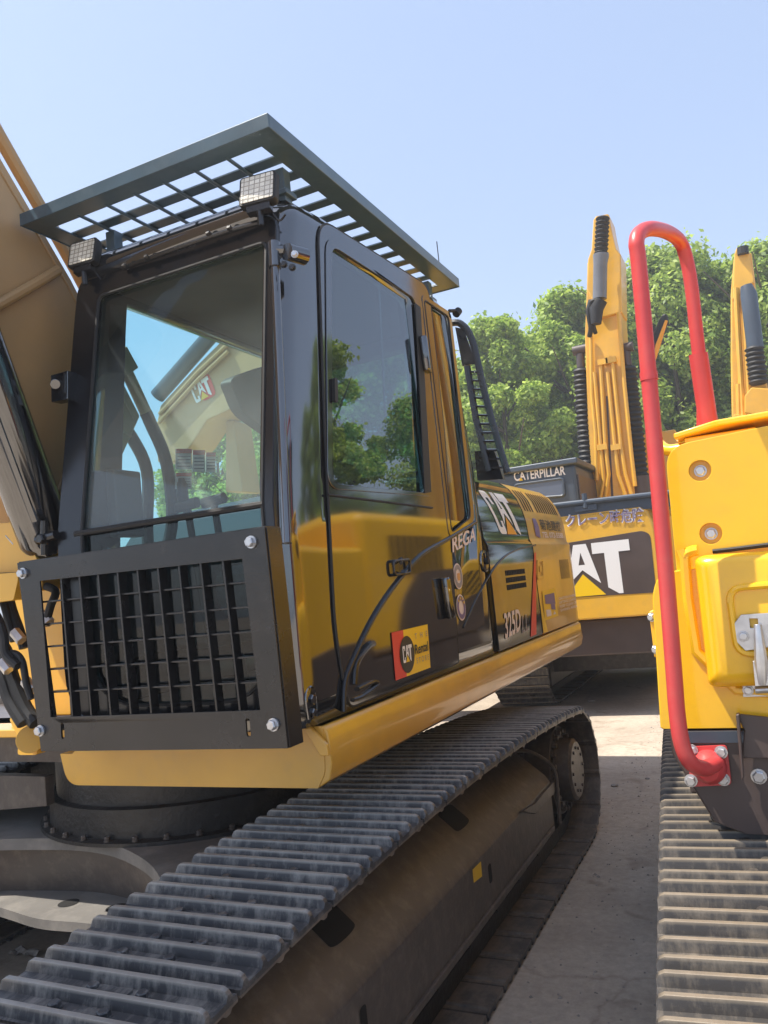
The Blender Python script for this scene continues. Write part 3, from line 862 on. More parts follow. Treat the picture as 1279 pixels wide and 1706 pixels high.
# cast step pocket at the foot of the door
mb = MB()
mb.tube(smoothline([PS(590, 1140, .012), PS(594, 1105, .014), PS(612, 1078, .014), PS(622, 1072, .012)], 5), 0.012, 8)
mb.tube(smoothline([PS(596, 1148, .012), PS(622, 1136, .016), PS(628, 1141, .014), PS(604, 1160, .012), PS(588, 1166, .010)], 5), 0.008, 8)
mb.build('step_pocket', M['black_satin'], door, smooth=True)
mb = MB(); c = PS(527, 1168, 0.004)+Vector((-0.008, -0.02, 0))
mb.tube(smoothline([c+Vector((0, -.025, -.05)), c+Vector((0.0, -.03, .02)), c+Vector((0, 0, .05)), c+Vector((0, .03, .02)), c+Vector((0, .025, -.05))], 5), 0.006, 8)
mb.bolt(c+Vector((-0.012, 0, 0.008)), (1, 0, 0), 0.018, 0.025); mb.bolt(c+Vector((-0.012, 0, -0.035)), (1, 0, 0), 0.016, 0.025)
mb.build('hinge_pin', M['black_gloss'], A, smooth=True)

# windshield, its seals and the tube at its edge
def FP(x, z, off=0.0): return Vector((x, yfr(z)+off, z))
mb = MB()
M['glass_low'] = glassmat('lower_pane_glass', (0.70, 0.82, 0.82))
mb.loft([[FP(-2.345, z, 0.012), FP(-1.455, z, 0.012), FP(-1.455, z, 0.018), FP(-2.345, z, 0.018)] for z in (1.34, 1.985)])
mb.build('lower_windshield', M['glass_low'], A)
mb = MB()
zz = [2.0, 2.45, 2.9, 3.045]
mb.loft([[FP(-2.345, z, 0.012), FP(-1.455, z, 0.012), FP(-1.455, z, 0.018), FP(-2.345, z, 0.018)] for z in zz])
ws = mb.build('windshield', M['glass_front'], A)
def front_loop(x0, x1, z0, z1, r, off):
    q = rpoly([(x0, z0), (x1, z0), (x1, 2.0), (x1, 2.9), (x1, z1), (x0, z1), (x0, 2.9), (x0, 2.0)], [r, r, 0, 0, r, r, 0, 0], 6)
    return [FP(p[0], p[1], off) for p in q]
mb = MB()
o_, i_ = front_loop(-2.415, -1.432, 1.30, 3.085, 0.20, -0.004), front_loop(-2.285, -1.474, 1.36, 2.965, 0.24, -0.004)
n_ = len(o_)
mb.add(o_+i_+[p+Vector((0, 0.03, 0)) for p in o_]+[p+Vector((0, 0.03, 0)) for p in i_],
       [(k, (k+1) % n_, n_+(k+1) % n_, n_+k) for k in range(n_)]+[(2*n_+k, 3*n_+k, 3*n_+(k+1) % n_, 2*n_+(k+1) % n_) for k in range(n_)] +
       [(k, 2*n_+k, 2*n_+(k+1) % n_, (k+1) % n_) for k in range(n_)]+[(n_+k, n_+(k+1) % n_, 3*n_+(k+1) % n_, 3*n_+k) for k in range(n_)])
mb.build('windshield_frame', M['black_satin'], A, bevel=0.006)
mb = MB(); mb.tube(i_+i_[:1], 0.007, 6, cap=False); mb.build('windshield_seal', M['rubber'], ws)
mb = MB(); mb.tube([FP(-2.32, 2.0, 0.0), FP(-1.47, 2.0, 0.0)], 0.012, 8); mb.build('lower_sash', M['rubber'], ws)
mb = MB()
mb.tube(smoothline([P(205, 447, 'y', 2.37), P(300, 412, 'y', 2.36), P(380, 385, 'y', 2.36), P(430, 372, 'y', 2.37)], 4), 0.010, 8)
for px, py in ((210, 447), (247, 432), (350, 393), (385, 384)):
    mb.bolt(P(px, py, 'y', 2.36), (0, -1, 0.5), 0.010, 0.02)
mb.build('rain_gutter', M['black_steel'], A, smooth=True)
mb = MB()
pv = [(2.372, 3.065), (2.368, 3.10), (2.385, 3.135), (2.42, 3.165), (2.48, 3.188), (2.56, 3.20)]
mb.loft([[Vector((x, y, z)) for y, z in pv]+[Vector((x, y+.012, z-.012)) for y, z in reversed(pv)] for x in (-2.36, -2.2, -1.6, -1.50)])
mb.build('roof_visor', M['black_gloss'], A, smooth=True, angle=40)
mb = MB()
ta, tb_ = P(456, 405, 'y', 2.27), P(478, 905, 'y', 2.11)
mb.tube([ta, tb_], 0.016, 12); mb.tube([ta, ta.lerp(tb_, 0.09)], 0.022, 12)
mb.tube([ta.lerp(tb_, 0.03), ta.lerp(tb_, 0.03)+Vector((0.06, 0.05, 0))], 0.022, 10); mb.tube([ta.lerp(tb_, 0.045)+Vector((0.05, 0.0, 0)), ta.lerp(tb_, 0.045)+Vector((0.075, 0.075, 0))], 0.03, 12)
mb.build('guard_hinge_tube', M['black_gloss'], A, smooth=True)
for px, py in ((473, 441), (491, 424), (487, 446)):
    mb = MB(); mb.bolt(P(px, py, 'y', 2.225), (0.3, -1, 0), 0.010, 0.014); mb.build('hinge_bolt', M['zinc'] if px == 491 else M['black_steel'], A)
# hinge block and lower fitting on the far pillar
mb = MB()
mb.plate([P(84, 625, 'y', 2.26), P(112, 617, 'y', 2.26), P(112, 665, 'y', 2.26), P(85, 670, 'y', 2.26)], [], (0, 0.05, 0))
mb.tube([P(92, 640, 'y', 2.26), P(92, 640, 'y', 2.24)], 0.02, 14)
mb.plate([P(104, 622, 'y', 2.25), P(108, 622, 'y', 2.25), P(108, 655, 'y', 2.25), P(104, 655, 'y', 2.25)], [], (0, 0.03, 0))
mb.build('hinge_block', M['black_gloss'], A, bevel=0.003)
mb = MB()
c0 = P(75, 898, 'y', 2.18)
mb.tube([c0+Vector((-0.04, 0, 0)), c0+Vector((0.06, 0.0, 0.01))], 0.018, 10); mb.tube([c0+Vector((0.0, 0, 0.07)), c0+Vector((-0.01, 0, -0.06))], 0.014, 10)
mb.bolt(c0, (0, -1, 0), 0.02, 0.03)
mb.build('guard_clamp', M['black_steel'], A, smooth=True)

# front mesh guard
mb = MB()
GY = 2.12
go = [P(28, 938, 'y', GY), P(440, 878, 'y', GY), P(479, 1247, 'y', GY), P(68, 1252, 'y', GY)]
gi = [P(66, 968, 'y', GY), P(403, 931, 'y', GY), P(433, 1183, 'y', GY), P(84, 1195, 'y', GY)]
def slot(px, py):
    c = P(px, py, 'y', GY)
    return [c+Vector((a, 0, b)) for a, b in [(p[0], p[1]) for p in rpoly([(-.008, -.028), (.008, -.028), (.008, .028), (-.008, .028)], .008, 3)]]
mb.plate(go, [gi, slot(104, 1218), slot(413, 1212)], (0, 0.008, 0))
for a, b in ((go[1], go[2]), (go[3], go[0]), (go[0], go[1])):
    d = (b-a); m_ = (a+b)/2; ins = Vector((0, 0, 0))
    nrm = d.cross(Vector((0, 1, 0))).normalized()*0.004
    mb.obox(m_+Vector((0, 0.048, 0)), d/2, nrm, (0, 0.04, 0))
gd = mb.build('front_guard', M['black_steel'], A, bevel=0.003)
fg = bil([gi[3], gi[2], gi[1], gi[0]])
mb = MB()
for k in range(1, 10):
    u = k/10.0+0.01
    a, b = fg(u, -0.03), fg(u, 1.03)
    mb.obox((a+b)/2+Vector((0, 0.026, 0)), (b-a)/2, (0.004, 0, 0), (0, 0.020, 0))
mb.build('upright_bars', M['black_steel'], gd, bevel=0.0015)
mb = MB()
for k in range(1, 6):
    v = k/6+0.01
    a, b = fg(-0.02, v), fg(1.02, v)
    mb.obox((a+b)/2+Vector((0, 0.034, 0)), (b-a)/2, (0, 0, 0.0035), (0, 0.018, 0))
mb.build('cross_bars', M['black_steel'], gd, bevel=0.0015)
for px, py in ((419, 903), (39, 955), (68, 1217), (456, 1207)):
    mb = MB(); c = P(px, py, 'y', GY); mb.bolt(c, (0, -1, 0), 0.0165, 0.022); mb.build('guard_bolt', M['zinc'], gd, smooth=True, angle=30)
for px, py in ((419, 903), (39, 955), (68, 1217), (456, 1207)):
    c = P(px, py, 'y', GY); mb = MB(); mb.tube([c+Vector((0, 0.01, 0)), Vector((min(max(c.x, -2.42), -1.44), 2.24, c.z))], 0.016, 10); mb.build('guard_standoff', M['black_steel'], gd)

# roof guard
RZ = 3.325
gx0, gx1, gy0, gy1 = -2.60, -1.375, 2.29, 4.20
mb = MB()
q0 = [Vector((gx0, gy0, RZ)), Vector((gx1, gy0, RZ)), Vector((gx1, gy1, RZ)), Vector((gx0, gy1, RZ))]
fw = 0.09
q1 = [Vector((gx0+fw, gy0+fw, RZ)), Vector((gx1-fw, gy0+fw, RZ)), Vector((gx1-fw, gy1-fw, RZ)), Vector((gx0+fw, gy1-fw, RZ))]
mb.plate(q0, [q1], (0, 0, 0.008))
mb.box(gx0-0.007, gx1+0.007, gy0-0.007, gy0-0.0005, RZ-0.004, RZ+0.05); mb.box(gx0-0.007, gx1+0.007, gy1+0.0005, gy1+0.007, RZ-0.004, RZ+0.05)
mb.box(gx1+0.0005, gx1+0.0065, gy0, gy1, RZ-0.0035, RZ+0.0495); mb.box(gx0-0.0065, gx0-0.0005, gy0, gy1, RZ-0.0035, RZ+0.0495)
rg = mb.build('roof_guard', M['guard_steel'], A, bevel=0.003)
mb = MB()
for k in range(1, 13):
    y = gy0+fw-0.01+(gy1-gy0-2*fw+0.02)*k/13
    mb.box(gx0+fw-0.02, gx1-fw+0.02, y-0.028, y+0.028, RZ+0.010, RZ+0.016)
mb.build('mesh_flats', M['guard_steel'], rg)
mb = MB()
for k in range(1, 7):
    x = gx0+fw+(gx1-gx0-2*fw)*k/7
    mb.tube([(x, gy0+fw-0.02, RZ+0.004), (x, gy1-fw+0.02, RZ+0.004)], 0.0075, 8)
mb.build('mesh_rods', M['guard_steel'], rg, smooth=True)
for x, y in ((-1.50, 2.56), (-2.36, 2.56), (-1.50, 4.02), (-2.36, 4.02)):
    mb = MB(); mb.box(x-0.025, x+0.025, y-0.025, y+0.025, 3.19, RZ-0.001); mb.box(x-0.04, x+0.04, y-0.04, y+0.04, 3.21, 3.232)
    mb.build('guard_post', M['guard_steel'], rg, bevel=0.004)
# two LED work lamps
def lamp(px, py, y, w, h, tilt, yaw):
    c = P(px, py, 'y', y)
    rm = Matrix.Rotation(yaw, 3, 'Z') @ Matrix.Rotation(tilt, 3, 'X')
    def T(x, yy, z): return c+rm @ Vector((x, yy, z))
    q = rpoly([(-w/2, -h/2), (w/2, -h/2), (w/2, h/2), (-w/2, h/2)], 0.015, 4)
    mb = MB()
    mb.loft([[T(p[0], 0, p[1]) for p in q], [T(p[0], 0.03, p[1]) for p in q], [T(p[0]*0.85, 0.05, p[1]*0.85) for p in q]])
    lp_ = mb.build('work_lamp', M['rubber'], A, bevel=0.003)
    q2 = rpoly([(-w/2+.009, -h/2+.009), (w/2-.009, -h/2+.009), (w/2-.009, h/2-.009), (-w/2+.009, h/2-.009)], 0.008, 4)
    mb = MB(); mb.loft([[T(p[0], -0.003, p[1]) for p in q2], [T(p[0], 0.004, p[1]) for p in q2]])
    mb.build('lamp_lens', M['led'], lp_)
    mb = MB(); mb.obox(T(0, 0.025, -h/2-0.012), rm @ Vector((w*0.32, 0, 0)), rm @ Vector((0, 0.014, 0)), (0, 0, 0.012))
    mb.tube([T(0, 0.025, -h/2-0.02), T(0.0, 0.04, -h/2-0.07)], 0.012, 8)
    mb.tube(smoothline([T(0.03, 0.04, -h/2), T(0.06, 0.06, -h/2-0.05), T(0.09, 0.05, -h/2-0.04)], 4), 0.004, 6)
    mb.build('lamp_bracket', M['black_steel'], lp_, smooth=True)
lamp(136, 420, 2.34, 0.135, 0.115, R(-14), R(6))
lamp(428, 313, 2.34, 0.145, 0.125, R(-14), R(8))
mb = MB()
a = PS(748, 518, 0.0); mb.tube([a, a+Vector((0.02, 0.05, 0.01))], 0.010, 8); mb.tube([a+Vector((0.02, 0.05, -0.01)), a+Vector((0.03, 0.075, 0.015))], 0.022, 12)
mb.build('camera_knob', M['rubber'], A, smooth=True)
mb = MB(); mb.tube([(-1.42, 4.05, 3.43), (-1.42, 4.05, 3.55)], 0.003, 6); mb.build('thin_aerial', M['rubber'], A)

# louvred guard behind the cab
mb = MB()
LY = 4.62
rail = smoothline([P(752, 538, 'y', LY), P(768, 540, 'y', LY), P(786, 566, 'y', LY), P(806, 650, 'y', LY), P(826, 725, 'y', LY), P(845, 788, 'y', LY)], 5)
mb.tube(rail, 0.022, 8)
inn = [p+Vector((-0.16, 0.0, 0)) for p in rail]
mb.tube([P(778, 610, 'y', LY), P(793, 700, 'y', LY), P(815, 785, 'y', LY)], 0.022, 8)
mb.build('louvre_guard', M['black_steel'], A, smooth=True)
lg = bpy.data.objects['louvre_guard']
mb = MB()
for k in range(13):
    t = k/12
    a = P(773+38*t, 604+175*t, 'y', LY); b = P(797+46*t, 606+172*t, 'y', LY)
    mb.obox((a+b)/2, (b-a)/2, (0, 0.016, 0.004), (0, 0, 0.006))
mb.plate([P(758, 545, 'y', LY+.01), P(772, 548, 'y', LY+.01), P(792, 605, 'y', LY+.01), P(770, 610, 'y', LY+.01)], [], (0, 0.01, 0))
mb.plate([P(790, 752, 'y', LY+.01), P(822, 748, 'y', LY+.01), P(838, 798, 'y', LY+.01), P(795, 800, 'y', LY+.01)], [], (0, 0.05, 0))
mb.build('louvre_slats', M['black_steel'], lg)

# cab interior
mb = MB(); mb.box(-2.39, -1.46, 2.26, 4.2, 1.27, 1.33); mb.build('cab_floor', M['plastic'], A)
def bodyl(name, rings_, m, parent, **k):
    mb = MB(); mb.loft(rings_); return mb.build(name, m, parent, smooth=True, **k)
seat = MB(); seat.loft([[Vector((-1.93+x*s, 3.05+y*s2, z)) for x, y in rpoly([(-.26, -.26), (.26, -.26), (.26, .26), (-.26, .26)], .1, 4)] for z, s, s2 in ((1.62, .9, .9), (1.70, 1, 1), (1.80, 1, 1), (1.84, .88, .88))])
seat.box(-2.05, -1.81, 2.93, 3.2, 1.33, 1.63)
st = seat.build('operator_seat', M['seat'], A, smooth=True)
mb = MB()
def backrest(cx, y0, z0, h, w, lean):
    rr_ = []
    for t, s in ((0, .86), (.12, 1), (.55, 1.0), (.85, .9), (.97, .74), (1.0, .6)):
        z = z0+h*t; y = y0+lean*t
        rr_.append([Vector((cx+x*s, y+yy, z)) for x, yy in rpoly([(-w/2, -.07), (w/2, -.07), (w/2, .07), (-w/2, .07)], .06, 4)])
    return rr_
mb.loft(backrest(-1.93, 3.28, 1.78, 0.52, 0.50, 0.12)); mb.loft(backrest(-1.93, 3.38, 2.32, 0.22, 0.30, 0.03))
mb.build('seat_back', M['seat'], st, smooth=True)
# second, nearer seat cushion shapes seen low through the windshield: left-hand console and armrest
for x in (-2.27, -1.62):
    mb = MB(); mb.box(x-0.10, x+0.10, 2.75, 3.35, 1.5, 1.98); c_ = mb.build('arm_console', M['plastic'], A, bevel=0.03)
    mb = MB(); mb.tube(smoothline([(x, 2.82, 1.96), (x, 2.80, 2.05), (x, 2.77, 2.13)], 4), 0.012, 8)
    mb.loft([[Vector((x+a*s, 2.77+b*s, z)) for a, b in disc2(0, 0, 1, 1, 12)] for z, s in ((2.12, .015), (2.15, .026), (2.22, .024), (2.25, .012))])
    mb.build('joystick', M['rubber'], c_, smooth=True)
for x in (-2.03, -1.90):
    mb = MB(); mb.tube(smoothline([(x, 2.62, 1.33), (x, 2.55, 1.7), (x, 2.50, 2.08)], 4), 0.014, 8); mb.tube([(x-0.05, 2.50, 2.08), (x+0.05, 2.50, 2.09)], 0.022, 10)
    mb.build('travel_lever', M['rubber'], A, smooth=True)
mb = MB(); q = rpoly([P(365, 640, 'x', -1.75), P(372, 632, 'x', -1.75), P(430, 612, 'x', -1.75), P(455, 608, 'x', -1.75), P(455, 740, 'x', -1.75), P(385, 690, 'x', -1.75)], 0.04, 4)
mb.plate(q, [], (0.05, 0, 0))
mb.build('sun_visor', M['plastic'], A, bevel=0.006)
mb = MB(); mb.box(-2.42, -2.36, 2.46, 2.62, 2.0, 2.28); mn = mb.build('monitor', M['plastic'], A, bevel=0.01)
mb = MB(); mb.box(-2.41, -1.44, 2.55, 4.1, 3.075, 3.11); mb.build('roof_lining', M['lining'], A, bevel=0.01)
for px0, px1, py0, py1 in ((292, 318, 748, 782), (320, 340, 750, 786), (342, 358, 754, 786), (292, 318, 788, 815)):
    mb = MB(); q = [P(px0, py1, 'x', -2.418), P(px1, py1, 'x', -2.418), P(px1, py0, 'x', -2.418), P(px0, py0, 'x', -2.418)]
    mb.plate(q, [], (0.003, 0, 0)); nt_ = mb.build('window_notice', M['white'], A)
    decal('notice_heading', [[(0, .78), (1, .78), (1, 1), (0, 1)]], bil([v+Vector((0.005, 0, 0)) for v in q]), M['dec_red'], nt_)
    decal('notice_lines', [[(.08, y), (.92, y), (.92, y+.05), (.08, y+.05)] for y in (.12, .28, .44, .60)], bil([v+Vector((0.005, 0, 0)) for v in q]), M['dec_grey'], nt_)
mb = MB(); mb.plate([Vector((-2.437, yfr(z_)+.30*1, z_)) for z_ in (1.93, 3.05)]+[Vector((-2.437, 4.05, 3.05)), Vector((-2.437, 4.10, 1.93))], [], (0.005, 0, 0))
mb.build('far_side_window', M['glass_far'], A)
mb = MB(); mb.box(-2.30, -1.55, 4.10, 4.106, 2.28, 3.02); mb.build('rear_window', M['glass_far'], A)

# engine house: side panels and hood, extruded profile
HP = [(-1.400, 1.262), (-1.400, 1.855), (-1.405, 1.872), (-1.418, 1.885), (-1.422, 1.95), (-1.428, 2.02), (-1.445, 2.10), (-1.475, 2.18), (-1.52, 2.25), (-1.58, 2.30), (-1.66, 2.33), (-2.35, 2.36)]
def hood_pt(y, z, off=0.003):
    """surface of the hood profile at height z (camera side)"""
    for (xa, za), (xb, zb) in zip(HP, HP[1:]):
        if z <= zb:
            t = (z-za)/(zb-za)
            n_ = Vector((zb-za, 0, -(xb-xa))).normalized()
            return Vector((xa+(xb-xa)*t, y, z))+n_*off
    return Vector((HP[-1][0], y, z))
def hood(y0, y1, m, name, end=False):
    mb = MB()
    ys = [y0, (y0+y1)/2, y1]
    if end: ys = [y0, 5.9, 6.30]+[6.30+0.42*math.sin(R(a)) for a in range(12, 85, 12)]+[6.72]
    rr_ = []
    for y in ys:
        t = max(0.0, (y-6.30)/0.42); ins = 0.42*(1-math.sqrt(max(0, 1-min(1, t)**2)))*0.8
        ins2 = ins*0.45
        rr_.append([Vector((p[0]-ins, y, 1.262+(p[1]-1.262)*(1-ins2*0.35))) for p in HP]+[Vector((-3.9, y, 2.30*(1-ins2*0.2))), Vector((-4.3, y, 1.9)), Vector((-4.3, y, 1.262))])
    mb.loft(rr_)
    return mb.build(name, m, A, bevel=0.004, angle=50, seg=1)
h1 = hood(4.285, 5.235, M['black_gloss'], 'side_panel')
h2 = hood(5.243, 6.72, M['yellow_old'], 'engine_hood', True)
for y in (4.281, 5.239):
    mb = MB(); mb.tube([hood_pt(y, z, -0.002) for z in (1.27, 1.6, 1.85, 1.9, 2.02, 2.1, 2.18, 2.25, 2.3)], 0.005, 6); mb.build('panel_gap', M['dark_hole'], A)
# decals
cat_logo(lambda u, v: hood_pt(4.445+0.50*u+0.17*(1-v)*1.0, 1.925+0.265*v), h1, cuts=10, tri='dec_orange')
def HQ(px, py, off=0.004): return P(px, py, 'x', XS+off)
textdecal('model_number', '325D', bil([HQ(842, 1066), HQ(868, 1050), HQ(866, 1013), HQ(839, 1022)]), M['pale'], h1, bold=0.022)
textdecal('model_suffix', 'LL', bil([HQ(870, 1055), HQ(881, 1049), HQ(880, 1022), HQ(870, 1026)]), M['dec_grey'], h1, bold=0.0)
decal('red_stripe', [[(0, 0), (1, 0), (0.9, 1), (0.65, 1)]], bil([HQ(884, 1061, .004), HQ(893.5, 1057, .004), HQ(894, 918, .004), HQ(882, 930, .004)]), M['dec_red'], h1)
decal('yellow_stripe', [[(0, 0), (1, 0), (0.0, 1)]], bil([Vector((XS+.004, 5.246, 1.268)), Vector((XS+.004, 5.36, 1.268)), Vector((XS+.004, 5.36, 1.52)), Vector((XS+.004, 5.246, 1.52))]), M['dec_yellow'], h2)
mb = MB()
for r_ in range(3):
    for k in range(12):
        y = 4.56+0.42*k/12
        z = 1.705-0.043*r_
        q = [Vector((XS+.0025, y, z-.031)), Vector((XS+.0025, y+.026, z-.031)), Vector((XS+.0025, y+.026, z)), Vector((XS+.0025, y, z))]
        mb.add(q, [(0, 1, 2, 3)])
mb.build('side_vent', M['dark_hole'], h1)
mb = MB()
for k in range(9):
    y = 5.94+0.034*k
    mb.add([Vector((XS+.0025, y, 1.60)), Vector((XS+.0025, y+.010, 1.60)), Vector((XS+.0025, y+.006, 1.745)), Vector((XS+.0025, y-.004, 1.745))], [(0, 1, 2, 3)])
mb.build('rear_vent', M['dark_hole'], h2)
for ks in (range(4), range(5, 15)):
  mb = MB()
  for k in ks:
    y = 5.30+0.066*k
    vs_ = [hood_pt(y+d, z, .0025) for d in (0, .03) for z in (2.095, 2.14, 2.18, 2.215, 2.25)]
    mb.add(vs_, [(i, i+1, i+6, i+5) for i in range(4)])
  mb.build('hood_louvre', M['dark_hole'], h2)
# company sticker: pale ground with purple emblem and lettering
fnj = lambda u, v: hood_pt(5.42+0.86*u, 1.90+0.145*v, .004)
decal('emblem', [rpoly([(0, .15), (.13, .05), (.15, .6), (.10, 1), (0, 1)], .03, 2)], fnj, M['dec_purple'], h2, 4)
textdecal('company_name', '\u83ca\u6c60\u5efa\u6a5f', sub(fnj, .2, .95, .45, 1), M['dec_black'], h2, bold=0.012, cuts=4)
textdecal('phone_line', 'TEL 072-5588', sub(fnj, .2, .95, .08, .36), M['pale'], h2, bold=0.01, cuts=4)
mb = MB(); q = [HQ(895, 966), HQ(905, 963), HQ(904, 930), HQ(894, 933)]; c = sum(q, Vector())/4
mb.plate(q, [[c+(p-c)*.72 for p in q]], (.006, 0, 0)); mb.plate([c+(p-c)*.3 for p in q], [], (.006, 0, 0)); mb.build('square_latch', M['yellow_old'], h2, bevel=.002)
fnp = bil([HQ(908, 1034), HQ(930, 1026), HQ(924, 980), HQ(903, 985)])
decal('warning_panel', [[(0, 0), (1, 0), (1, 1), (0, 1)]], fnp, M['dec_yellow'], h2)
fnp2 = bil([HQ(908, 1034, .006), HQ(930, 1026, .006), HQ(924, 980, .006), HQ(903, 985, .006)])
decal('warning_picture', [[(.15, .55), (.9, .45), (.9, .85), (.15, .85)], [(.55, .3), (.85, .25), (.85, .45), (.55, .5)]], fnp2, M['dec_purple'], h2)
decal('warning_figure', [[(.15, .1), (.5, .1), (.5, .3), (.15, .35)], [(.62, .1), (.85, .1), (.75, .22)]], fnp2, M['pale'], h2)
fnt = bil([HQ(934, 1020), HQ(962, 1012), HQ(957, 988), HQ(930, 994)])
for k in range(4):
    textdecal('notice_lettering', ['CAUTION WHEN', 'LIFTING LOADS', 'KEEP CLEAR OF', 'SWING AREA'][k], sub(fnt, 0, 1, .78-.25*k, .95-.25*k), M['pale'], h2, bold=0.02)
textdecal('name_lettering', 'REGA', bil([HQ(754, 921, .013), HQ(792, 900, .013), HQ(793, 878, .013), HQ(753, 893, .013)]), M['pale'], A, bold=0.022)
for (px, py, c1, c2) in ((763, 960, 'pale', 'dec_orange'), (768, 1012, 'dec_purple', 'dec_yellow')):
    c = HQ(px, py, 0.003); fn_ = (lambda c: (lambda u, v: Vector((c.x, c.y+0.16*(u-.5)*0.80, c.z+0.13*(v-.5)))))(c)
    decal('round_sticker', [disc2(.5, .5, .5, .5)], fn_, M['pale'], A)
    up = lambda f, d: (lambda u, v: f(u, v)+Vector((d, 0, 0)))
    ring_pl = [[(.5+.44*math.cos(a*.2244), .5+.44*math.sin(a*.2244)), (.5+.44*math.cos((a+1)*.2244), .5+.44*math.sin((a+1)*.2244)), (.5+.27*math.cos((a+1)*.2244), .5+.27*math.sin((a+1)*.2244)), (.5+.27*math.cos(a*.2244), .5+.27*math.sin(a*.2244))] for a in range(28)]
    decal('sticker_ring', ring_pl, up(fn_, .002), M['dec_grey'] if c1 == 'pale' else M['dec_purple'], A)
    decal('sticker_mark', [[(.38+k*.1, .34), (.44+k*.1, .34), (.44+k*.1, .62), (.38+k*.1, .62)] for k in range(3)] if c1 == 'pale' else [disc2(.5+.36*math.cos(a), .5+.36*math.sin(a), .06, .06, 8) for a in (.5, 1.1, 1.7, 2.3)], up(fn_, .003), M[c2], A)
# rental sticker on the door
fr_ = [HQ(659, 1134, .012), HQ(717, 1112, .012), HQ(712, 1040, .012), HQ(652, 1054, .012)]
f0 = bil(fr_); f1 = bil([v+Vector((.002, 0, 0)) for v in fr_]); f2 = bil([v+Vector((.004, 0, 0)) for v in fr_])
decal('rental_sticker', [[(.30, 0), (1, 0), (1, 1), (.30, 1)]], f0, M['dec_yellow'], door)
decal('sticker_red_field', [[(0, 0), (.30, 0), (.30, 1), (0, 1)]], f0, M['dec_red'], door)
decal('sticker_disc', [disc2(.35, .46, .20, .40)], f1, M['dec_black'], door)
cat_logo(sub(f2, .22, .47, .30, .66), door)
textdecal('rental_lettering', 'Rental', sub(f2, .56, .95, .40, .62), M['dec_black'], door, bold=0.018)
textdecal('store_lettering', 'S T O R E', sub(f2, .58, .95, .20, .32), M['dec_grey'], door, bold=0.0)
textdecal('the_lettering', 'T   H   E', sub(f2, .58, .95, .74, .86), M['dec_grey'], door, bold=0.0)

# boom, its pipes and the lift cylinder on the far side of the cab
BX = -2.66
bp = [(2.98, 2.63), (2.84, 2.42), (2.74, 2.30), (2.66, 2.27), (2.66, 2.02), (2.54, 1.97), (2.44, 2.12), (2.05, 2.45), (1.5, 2.75), (0.5, 3.05), (-0.9, 3.2), (-2.4, 3.0), (-2.5, 3.9), (-1.0, 5.1), (0.4, 5.35), (1.4, 4.80), (2.22, 3.67), (2.6, 3.2)]  # top edge raised outside the view so its shadow covers the near track
mb = MB(); mb.plate([Vector((BX, p[0], p[1])) for p in bp], [], (-0.52, 0, 0))
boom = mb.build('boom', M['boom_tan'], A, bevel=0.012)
mb = MB()
for dx, up_ in ((-0.04, 0.105), (-0.20, 0.105)):
    pts = [Vector((BX+dx, y, z))+Vector((0, 0.6, 0.8)).normalized()*up_ for y, z in ((3.02, 2.55), (2.88, 2.78), (2.6, 3.2), (2.22, 3.67), (1.75, 4.30), (1.4, 4.82), (0.9, 5.14), (0.2, 5.40), (-1.0, 5.12))]
    mb.tube(smoothline(pts, 4), 0.030, 10)
mb.build('boom_pipe', M['boom_tan'], boom, smooth=True)
mb = MB()
mb.tube(smoothline([P(-40, 528, 'x', BX+.02), P(0, 506, 'x', BX+.02), P(60, 472, 'x', BX+.02), P(96, 450, 'x', BX+.02)], 4), 0.022, 10)
mb.build('side_pipe', M['boom_tan'], boom, smooth=True)
mb = MB()
mb.tube([(BX+.001, 2.93, 2.60), (BX+.001, 2.57, 3.17), (BX+.001, 2.20, 3.62), (BX+.001, 1.4, 4.7)], 0.006, 6)
mb.build('weld_bead', M['boom_tan'], boom, smooth=True)
mb = MB(); mb.tube([(BX+.001, 2.36, 2.05), (BX+.001, 2.62, 2.62), (BX+.001, 2.9, 2.52)], 0.006, 6); mb.build('weld_bead', M['boom_tan'], boom, smooth=True)
mb = MB(); c = Vector((BX-.09, 2.86, 2.87)); mb.obox(c, (0.14, 0, 0), (0, 0.04, 0.03), (0, -.035, .045)); mb.build('pipe_clamp', M['boom_tan'], boom, bevel=0.004)
mb = MB()
mb.tube(smoothline([(BX-.04, 3.06, 2.67), (BX-.04, 3.09, 2.62), (BX-.05, 3.2, 2.42), (BX-.1, 3.26, 2.1), (BX-.2, 3.2, 1.8)], 6), 0.032, 10)
mb.tube(smoothline([(BX-.20, 3.06, 2.67), (BX-.20, 3.09, 2.62), (BX-.22, 3.24, 2.42), (BX-.3, 3.3, 2.1), (BX-.3, 3.3, 1.8)], 6), 0.032, 10)
mb.build('boom_hose', M['rubber'], boom, smooth=True)
ca, cb = P(78, 900, 'x', -2.60), P(0, 688, 'x', -2.60)
d = (cb-ca).normalized()
mb = MB(); mb.tube([ca-d*0.05, ca+d*0.0, ca+d*1.3, ca+d*1.32], [0.085, 0.105, 0.105, 0.08], 32)
cyl = mb.build('lift_cylinder', M['black_gloss'], A, smooth=True, angle=30)
mb = MB(); mb.tube([ca+d*1.32, ca+d*2.0], 0.055, 20); mb.build('cylinder_rod', M['chrome'], cyl, smooth=True)
mb = MB()
off_ = Vector((0.06, -.085, .02))
mb.tube([ca+off_+d*0.05, ca+off_+d*1.2], 0.016, 10); mb.build('cylinder_pipe', M['black_gloss'], cyl, smooth=True)
